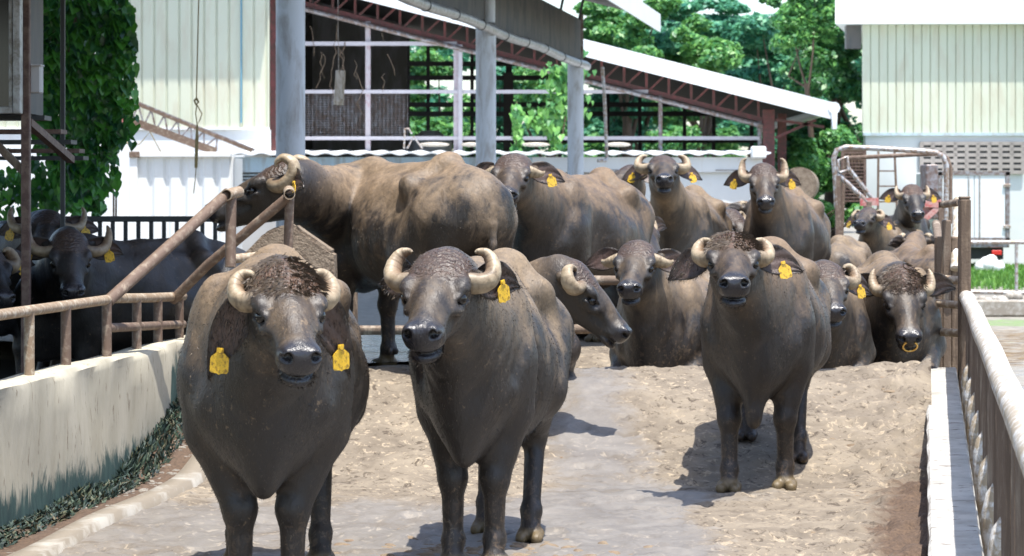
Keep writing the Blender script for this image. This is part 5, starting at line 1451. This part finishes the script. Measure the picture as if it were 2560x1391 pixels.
PB('pane', MAT['glassdark'], cb, lambda m: m.box(((xat(-150, 17)+xat(36, 17))/2, 17.05, (at(0, -120, 17).z+at(0, 270, 17).z)/2), (xat(36, 17)-xat(-150, 17), .02, at(0, -120, 17).z-at(0, 270, 17).z)))
PB('window_frame', MAT['alum'], cb, lambda m: (m.box((xat(43, 17), 17.02, (at(0, -120, 17).z+at(0, 285, 17).z)/2), (.05, .09, at(0, -120, 17).z-at(0, 285, 17).z), bev=.005), m.box(((xat(-150, 17)+xat(33, 17))/2, 17.02, at(0, 276, 17).z), (xat(33, 17)-xat(-150, 17), .09, .045), bev=.005)))
PB('sash', MAT['alum'], cb, lambda m: m.box((xat(26, 17), 17.03, (at(0, -120, 17).z+at(0, 268, 17).z)/2), (.026, .05, at(0, -120, 17).z-at(0, 268, 17).z), bev=.004))
PB('cabin_body', MAT['darksheet'], cb, lambda m: m.box(((xat(-150, 17)+xat(46, 17))/2, 17.5, 2.9), (xat(46, 17)-xat(-150, 17), .8, 1.4)))
bx = MB(); bx.box(tuple(at(86, 198, 17.3)), (.10, .12, .19), bev=.008); bx.box(tuple(at(86, 164, 17.28)), (.11, .14, .012), bev=.003)
bx.build('junction_box', MAT['greytank'], None); tag(bpy.data.objects['junction_box'], 'small grey junction box on the brown barn post', 'box')

# truss conveyor leaning on the container
ED = 47.5
cv = bld('lattice_conveyor', tuple(at(450, 320, ED)), 'rusty lattice conveyor arm slanting down behind the white container', 'conveyor')
top = lambda u: at(292+u*338, 240+u*138, ED); lowr = lambda u: at(300+u*240, 292+u*88, ED)
PB('chord', MAT['rustpipe'], cv, lambda m: m.bar(top(0), top(1), .05, .06)); PB('chord', MAT['rustpipe'], cv, lambda m: m.bar(lowr(0), lowr(1), .05, .14))
PB('chord', MAT['greysteel'], cv, lambda m: m.bar(top(0)+Vector((0, .5, .02)), top(1)+Vector((0, .5, .02)), .05, .05))
for k in range(8):
    u = k/8
    PB('lacing', MAT['greysteel'], cv, lambda m: (m.bar(lowr(u), top(u*.78+.06), .03, .03), m.bar(top(u*.78+.06), lowr(min(1, u+.125)), .03, .03)))
PB('roller', MAT['redpaint'], cv, lambda m: m.tube([at(306, 306, ED)+Vector((0, -.25, 0)), at(306, 306, ED)+Vector((0, .3, 0))], .12, 18), smooth=True, angle=30)
PB('end_plate', MAT['brownpost'], cv, lambda m: m.box(tuple(at(312, 318, ED)), (.35, .08, .2), M=Matrix.Rotation(R(22), 3, 'Y')))
# hanging cable
HD = 30.0
hb = MB(); hb.tube([at(498, -60, HD), at(494, 120, HD), at(491, 246, HD)], .008, 6)
hb.tube([at(491, 246, HD), at(496, 256, HD), at(490, 262, HD), at(486, 252, HD), at(492, 246, HD)], .014, 6)
hb.tube([at(492, 262, HD), at(505, 285, HD), at(500, 300, HD), at(493, 312, HD), at(489, 285, HD), at(492, 262, HD)], .007, 6)
hb.tube([at(493, 312, HD), at(492, 350, HD), at(490, 420, HD)], [.010, .022, .020], 6); hb.tube([at(490, 420, HD), at(488, 450, HD), at(484, 484, HD)], .006, 6)
hb.build('hanging_rope', MAT['wire'], None, smooth=True); tag(bpy.data.objects['hanging_rope'], 'knotted rope with a loop hanging in front of the white wall', 'rope')
# drooping wire
wr_ = MB(); wr_.tube([at(305, 338, 50), at(325, 368, 50), at(350, 360, 50), at(375, 330, 50), at(402, 380, 50)], .012, 6); wr_.build('loose_wire', MAT['wire'], None, smooth=True)
tag(bpy.data.objects['loose_wire'], 'loose thin wire sagging under the conveyor arm', 'wire')
mb = MB()
for (a, b, c_, d_) in ((285, 400, 290, 545), (278, 420, 284, 560), (229, 470, 232, 560)):
    mb.tube([at(a, b, 30), at((a+c_)/2+3, (b+d_)/2, 30), at(c_, d_, 30)], .012, 6)
mb.build('dry_stem', MAT['twig'], None); tag(bpy.data.objects['dry_stem'], 'dry vine stems hanging before the pale wall at left', 'stems')

# ------------------------------------------------------------------ foliage
def crown(name, parent, mat, clumps, n_leaf, size, seed, flat=.6, shape='quad'):
    """leaf-sized faces through each clump's volume; clumps = (x, y, z, rx, ry, rz)"""
    rg = np.random.default_rng(seed); Vs = []; rn = []
    tot = sum(c[3]*c[4] for c in clumps)
    for cx, cy_, cz, rx_, ry_, rz_ in clumps:
        n = max(20, int(n_leaf*rx_*ry_/tot))
        u = rg.normal(size=(n, 3)); u /= np.linalg.norm(u, axis=1)[:, None]; rad = rg.random(n)**.38
        u[:, 2] = np.where(u[:, 2] < 0, u[:, 2]*.55, u[:, 2])
        wob = 1 + .22*np.sin(u[:, 0]*5+seed+cx) * np.cos(u[:, 1]*4+cz)
        P = np.array([cx, cy_, cz]) + u*rad[:, None]*wob[:, None]*np.array([rx_, ry_, rz_])
        nrm = u*.55 + rg.normal(size=(n, 3))*.55 + np.array([0, 0, flat]); nrm /= np.linalg.norm(nrm, axis=1)[:, None]
        a = np.cross(nrm, rg.normal(size=(n, 3))); a /= np.linalg.norm(a, axis=1)[:, None]; b = np.cross(nrm, a)
        s_ = size*rg.uniform(.6, 1.35, n)[:, None]
        Vs.append(np.stack([P-a*s_, P+b*s_*.55+nrm*s_*.1, P+a*s_, P-b*s_*.55+nrm*s_*.1], 1)); rn.append(np.repeat(rg.random(n), 4))
    V = np.concatenate(Vs).reshape(-1, 3); F = np.arange(len(V)).reshape(-1, 4)
    if parent is not None:
        V = V - np.array(parent.matrix_basis.translation)
    o = mesh_np(name, V, F, mat, parent, smooth=False); fattr(o, 'rnd', np.concatenate(rn)); return o

def tree(label, base, height, clumps, mat, n_leaf, size, seed, r0=.35, flat=.6, limbs=6, kind='tree'):
    t_ = bld(kind, base, label, 'tree', 'trees behind the barns')
    rg = random.Random(seed); b = Vector(base); mb = MB()
    top_ = b + Vector((rg.uniform(-.4, .4), 0, height*.5))
    mb.tube([b, b+Vector((.1, 0, height*.2)), top_], [r0, r0*.75, r0*.5], 10, jit=.05)
    for c_ in sorted(clumps, key=lambda c_: -c_[3])[:limbs]:
        e_ = Vector(c_[:3]); m_ = (top_+e_)/2 + Vector((rg.uniform(-.6, .6), rg.uniform(-.4, .4), -.4)); mb.tube([top_-Vector((0, 0, rg.uniform(0, height*.15))), m_, e_], [r0*.3, r0*.2, r0*.05], 7)
    o = mb.build('trunk', MAT['bark'], t_, smooth=True); o.data.transform(t_.matrix_basis.inverted())
    crown('crown', t_, mat, clumps, n_leaf, size, seed, flat)
    return t_

def pxc(px, py, d, r, asp=.55, dep=1.0):
    p = at(px, py, d); rr = r/FPX*d
    return (p.x, p.y, p.z, rr, rr*dep, rr*asp)
random.seed(21)
# broad rain tree: flat tiers of foliage
TD1 = 92.0; cl = []
tiers = [(1700, 30, 95), (1800, 22, 80), (1650, 62, 80), (1760, 70, 110), (1860, 62, 95), (1920, 90, 70), (1690, 120, 90), (1790, 125, 110), (1880, 135, 90), (1960, 140, 75), (1740, 175, 90),
         (1840, 185, 100), (1930, 195, 90), (1640, 160, 60), (1990, 220, 70), (1890, 235, 80), (1800, 225, 70), (1600, 105, 60), (1960, 265, 70), (1700, 215, 70), (2020, 260, 60), (1660, 10, 60), (1560, 40, 60)]
for px, py, r in tiers:
    for k in range(3): cl.append(pxc(px+random.uniform(-40, 40), py+random.uniform(-14, 14), TD1+random.uniform(-4, 4), r*random.uniform(.45, .75), .32, 1.2))
tree('broad rain tree with flat layered crown behind the white roof edge', (xat(1790, TD1), TD1, 0), 9, cl, MAT['leaf_rain'], 80000, .12, 4, .5, flat=1.1)
TD2 = 84.0; cl = [pxc(1500+random.uniform(-20, 120), random.uniform(50, 150), TD2+random.uniform(-2, 2), random.uniform(22, 52), .6) for k in range(16)]
cl += [pxc(random.uniform(1440, 1660), random.uniform(-20, 60), TD2, random.uniform(20, 45), .5) for k in range(9)]
tree('yellowish green tree just right of the dark cladding', (xat(1560, TD2), TD2, 0), 8, cl, MAT['leaf_bright'], 26000, .11, 5, .3)
# tall darker tree against the right building
TD3 = 70.0; cl = []
for k in range(60):
    py = random.uniform(-60, 520); wd_ = 95 if py > 90 else 62
    cl.append(pxc(2065+random.uniform(-wd_, wd_*1.1) - (25 if py < 120 else 0), py, TD3+random.uniform(-3, 3), random.uniform(26, 52), .8))
tree('tall dark green tree squeezed against the right building', (xat(2070, TD3), TD3, 0), 9, cl, MAT['leaf_dark'], 60000, .10, 6, .25, limbs=3)
cl = [pxc(random.uniform(1950, 2090), random.uniform(-30, 110), TD3-4, random.uniform(16, 34), .75) for k in range(20)]
tree('lighter feathery tree in front of the tall dark one', (xat(2030, TD3-4), TD3-4, 0), 9, cl, MAT['leaf_bright'], 14000, .085, 7, .12, limbs=3)
cl = [pxc(random.uniform(1985, 2150), random.uniform(330, 560), 60+random.uniform(-2, 2), random.uniform(20, 42), .8) for k in range(22)]
tree('low bright green bush behind the loading ramp', (xat(2060, 60), 60, 0), 2.2, cl, MAT['leaf_bright'], 20000, .08, 8, .08, kind='bush')
# trees seen through the barn
for i, (px, d) in enumerate(((1080, 84), (1230, 86), (1400, 83), (1580, 86), (1740, 84), (1880, 88))):
    cl = [pxc(px+random.uniform(-95, 95), random.uniform(60, 430), d+random.uniform(-2.5, 2.5), random.uniform(26, 56), .75) for k in range(24)]
    tree(['sunlit tree seen through the left open bay of the barn', 'sunlit tree seen between the first two round columns through the barn', 'sunlit tree seen through the barn behind the hanging creeper',
          'sunlit tree seen through the barn right of the last round column', 'sunlit tree seen through the right end of the barn', 'sunlit tree seen through the barn beside the red column'][i],
         (xat(px, d), d, 0), 6, cl, MAT['leaf_bright'] if i % 2 == 0 else MAT['leaf_rain'], 17000, .11, 30+i, .25)
# the wood that closes the view behind everything
random.seed(77)
cl = [pxc(random.uniform(900, 2200), random.uniform(120, 470), 118+random.uniform(-3, 3), random.uniform(40, 80), .8) for k in range(80)]
cl += [pxc(random.uniform(1480, 2180), random.uniform(70, 260), 118+random.uniform(-3, 3), random.uniform(40, 75), .7) for k in range(40)]
wd = crown('distant_wood', None, MAT['leaf_rain'], cl, 60000, .20, 51, .9); tag(wd, 'mass of green woodland far behind the barns', 'woodland', kind='stuff')
# overhanging twig at the top edge
cl = [pxc(1925+random.uniform(-22, 26), random.uniform(-30, 14), 40, random.uniform(5, 11), .7) for k in range(12)]
t_ = bld('overhanging_branch', (xat(1960, 40), 40, 4.8), 'thin leafy branch hanging into the sky at the top', 'branch')
crown('leaves', t_, MAT['leaf_dark'], cl, 500, .05, 9); mb = MB(); mb.tube([at(2010, -60, 40), at(1950, -18, 40), at(1908, 8, 40)], .015, 6); o = mb.build('twig', MAT['bark'], t_); o.data.transform(t_.matrix_basis.inverted())

# heart-leaved climbers
def heart_leaves(name, parent, mat, pts, size, seed, out=(.25, -.75, .1)):
    rg = random.Random(seed); V = []; F = []; rn = []
    shp = [(0, 0), (.30, -.22), (.52, .05), (.42, .42), (0, 1.0), (-.42, .42), (-.52, .05), (-.30, -.22)]
    for p in pts:
        s_ = size*rg.uniform(.55, 1.25)
        nrm = Vector((out[0]+rg.gauss(0, .45), out[1]+rg.gauss(0, .4), out[2]+rg.gauss(0, .45)+.35)).normalized()
        dn = Vector((rg.gauss(0, .35), rg.gauss(0, .2), -1)); tip = (dn - nrm*dn.dot(nrm)).normalized(); sd = tip.cross(nrm)
        k = len(V); fold = rg.uniform(.1, .45)
        for (a, b) in shp: V.append(tuple(Vector(p) + sd*a*s_ + tip*b*s_ + nrm*(abs(a)*fold - b*b*.18)*s_))
        V.append(tuple(Vector(p) + tip*.4*s_ - nrm*.03*s_)); c_ = k+8
        r_ = rg.random(); rn += [r_]*9
        for i in range(8): F.append((k+i, k+(i+1) % 8, c_))
    if parent is not None: V = [tuple(Vector(v)-parent.matrix_basis.translation) for v in V]
    o = mesh_np(name, V, F, mat, parent, smooth=False); fattr(o, 'rnd', rn); return o
random.seed(33); pts = []
def in_vine(px, py):
    r_ = 318 - max(0, (40-py))*.3 if py < 150 else 318-(py-150)*.10 if py < 330 else 300-(py-330)*.45
    l_ = 68 if py < 300 else 68+(py-300)*.5
    r_ += 10*math.sin(py*.06) + 9*math.sin(py*.021+1) + random.gauss(0, 7)
    return l_ < px < r_
while len(pts) < 2300:
    px, py = random.uniform(60, 325), random.uniform(-60, 545)
    if in_vine(px, py) and (py < 430 or random.random() < .5):
        d = 23.6 + random.uniform(0, 1.7) if random.random() < .65 else 23.6
        pts.append(at(px, py, d))
for i in range(330):
    px, py = random.uniform(-20, 260), random.gauss(470, 35)
    pts.append(at(px, py, 24.2+random.uniform(0, 1)))
for i in range(22):                                        # loose sprays beyond the curtain
    py = random.uniform(-40, 430); px = (312 if py < 330 else 300-(py-330)*.45) - random.uniform(0, 14); d = 23.7; vx = random.uniform(4, 9); vy = random.uniform(-4, 6)
    for k in range(random.randint(4, 9)):
        pts.append(at(px+random.gauss(0, 2), py+random.gauss(0, 2), d+random.uniform(-.1, .1))); px += vx; py += vy; vx *= .72; vy += 3.2
for i in range(16):
    px = random.uniform(150, 285); py = random.uniform(440, 500)
    for k in range(random.randint(3, 7)): pts.append(at(px+random.gauss(0, 3), py, 24+random.uniform(-.2, .2))); py += random.uniform(9, 15)
vn = bld('climbing_vine', tuple(at(180, 300, 24)), 'thick heart leaved vine curtain hanging at the left edge', 'vine')
heart_leaves('leaves', vn, MAT['leaf_vine'], pts, .105, 3)
def stems(m):
    for i in range(16):
        a = random.uniform(90, 290); b = -60; P_ = []
        for k in range(9): P_.append(at(a, b, 24.5+random.uniform(-.2, .2))); a += random.uniform(-16, 14); b += random.uniform(40, 75)
        m.tube(P_, .012, 5)
PB('stems', MAT['twig'], vn, stems)
cr = bld('hanging_creeper', tuple(at(1415, 250, 55)), 'bright green creeper hanging in front of the barn beside the last column', 'creeper')
pts = []
for i in range(520):
    if i < 260: px, py = random.gauss(1412, 20), random.uniform(165, 290)
    elif i < 330: px, py = random.gauss(1405, 22), random.gauss(185, 18)
    elif i < 400: px, py = random.gauss(1292, 6), random.uniform(260, 375)
    elif i < 460: px, py = random.gauss(1390, 7), random.uniform(290, 375)
    else: px, py = random.gauss(1350, 22), random.gauss(300, 16)
    pts.append(at(px, py, 54.6+random.uniform(0, .6)))
heart_leaves('leaves', cr, MAT['leaf_bright'], pts, .16, 8)
PB('stems', MAT['twig'], cr, lambda m: (m.tube([at(1408, 160, 55), at(1420, 250, 55), at(1400, 375, 55)], .02, 6), m.tube([at(1292, 255, 55), at(1290, 378, 55)], .015, 6)))
# ------------------------------------------------------------------ light and camera
SUN = Vector((.135, -.25, .958)).normalized()
w = bpy.data.worlds.new('World'); sc.world = w; w.use_nodes = True
sk = w.node_tree.nodes.new('ShaderNodeTexSky'); sk.sky_type = 'NISHITA'; sk.sun_disc = False
sk.sun_elevation = math.asin(SUN.z); sk.sun_rotation = math.atan2(SUN.x, SUN.y); sk.dust_density = 1.5; sk.air_density = 1.0
w.node_tree.links.new(sk.outputs[0], w.node_tree.nodes['Background'].inputs[0]); w.node_tree.nodes['Background'].inputs[1].default_value = .15
l = bpy.data.lights.new('sun', 'SUN'); l.energy = 3.6; l.angle = R(.53); l.color = (1, .96, .90)
lo = link(bpy.data.objects.new('sun', l)); lo.rotation_euler = (-SUN).to_track_quat('-Z', 'Y').to_euler(); lo.location = (3, -4, 12)
c = bpy.data.cameras.new('camera'); co = link(bpy.data.objects.new('camera', c)); co.location = (0, 0, EYE); co.rotation_euler = (R(90), 0, 0)
c.sensor_width = 36; c.lens = 36*FPX/2560; c.shift_y = -(695.5-HZN)/2560; c.clip_end = 2000; c.clip_start = .1
c.dof.use_dof = True; c.dof.focus_distance = 12.5; c.dof.aperture_fstop = 8
sc.camera = co
vs = sc.view_settings; vs.view_transform = 'Standard'; vs.look = 'None'; vs.gamma = 1; vs.exposure = 1.27
sc.cycles.use_denoising = True; sc.cycles.max_bounces = 8; sc.cycles.transparent_max_bounces = 12
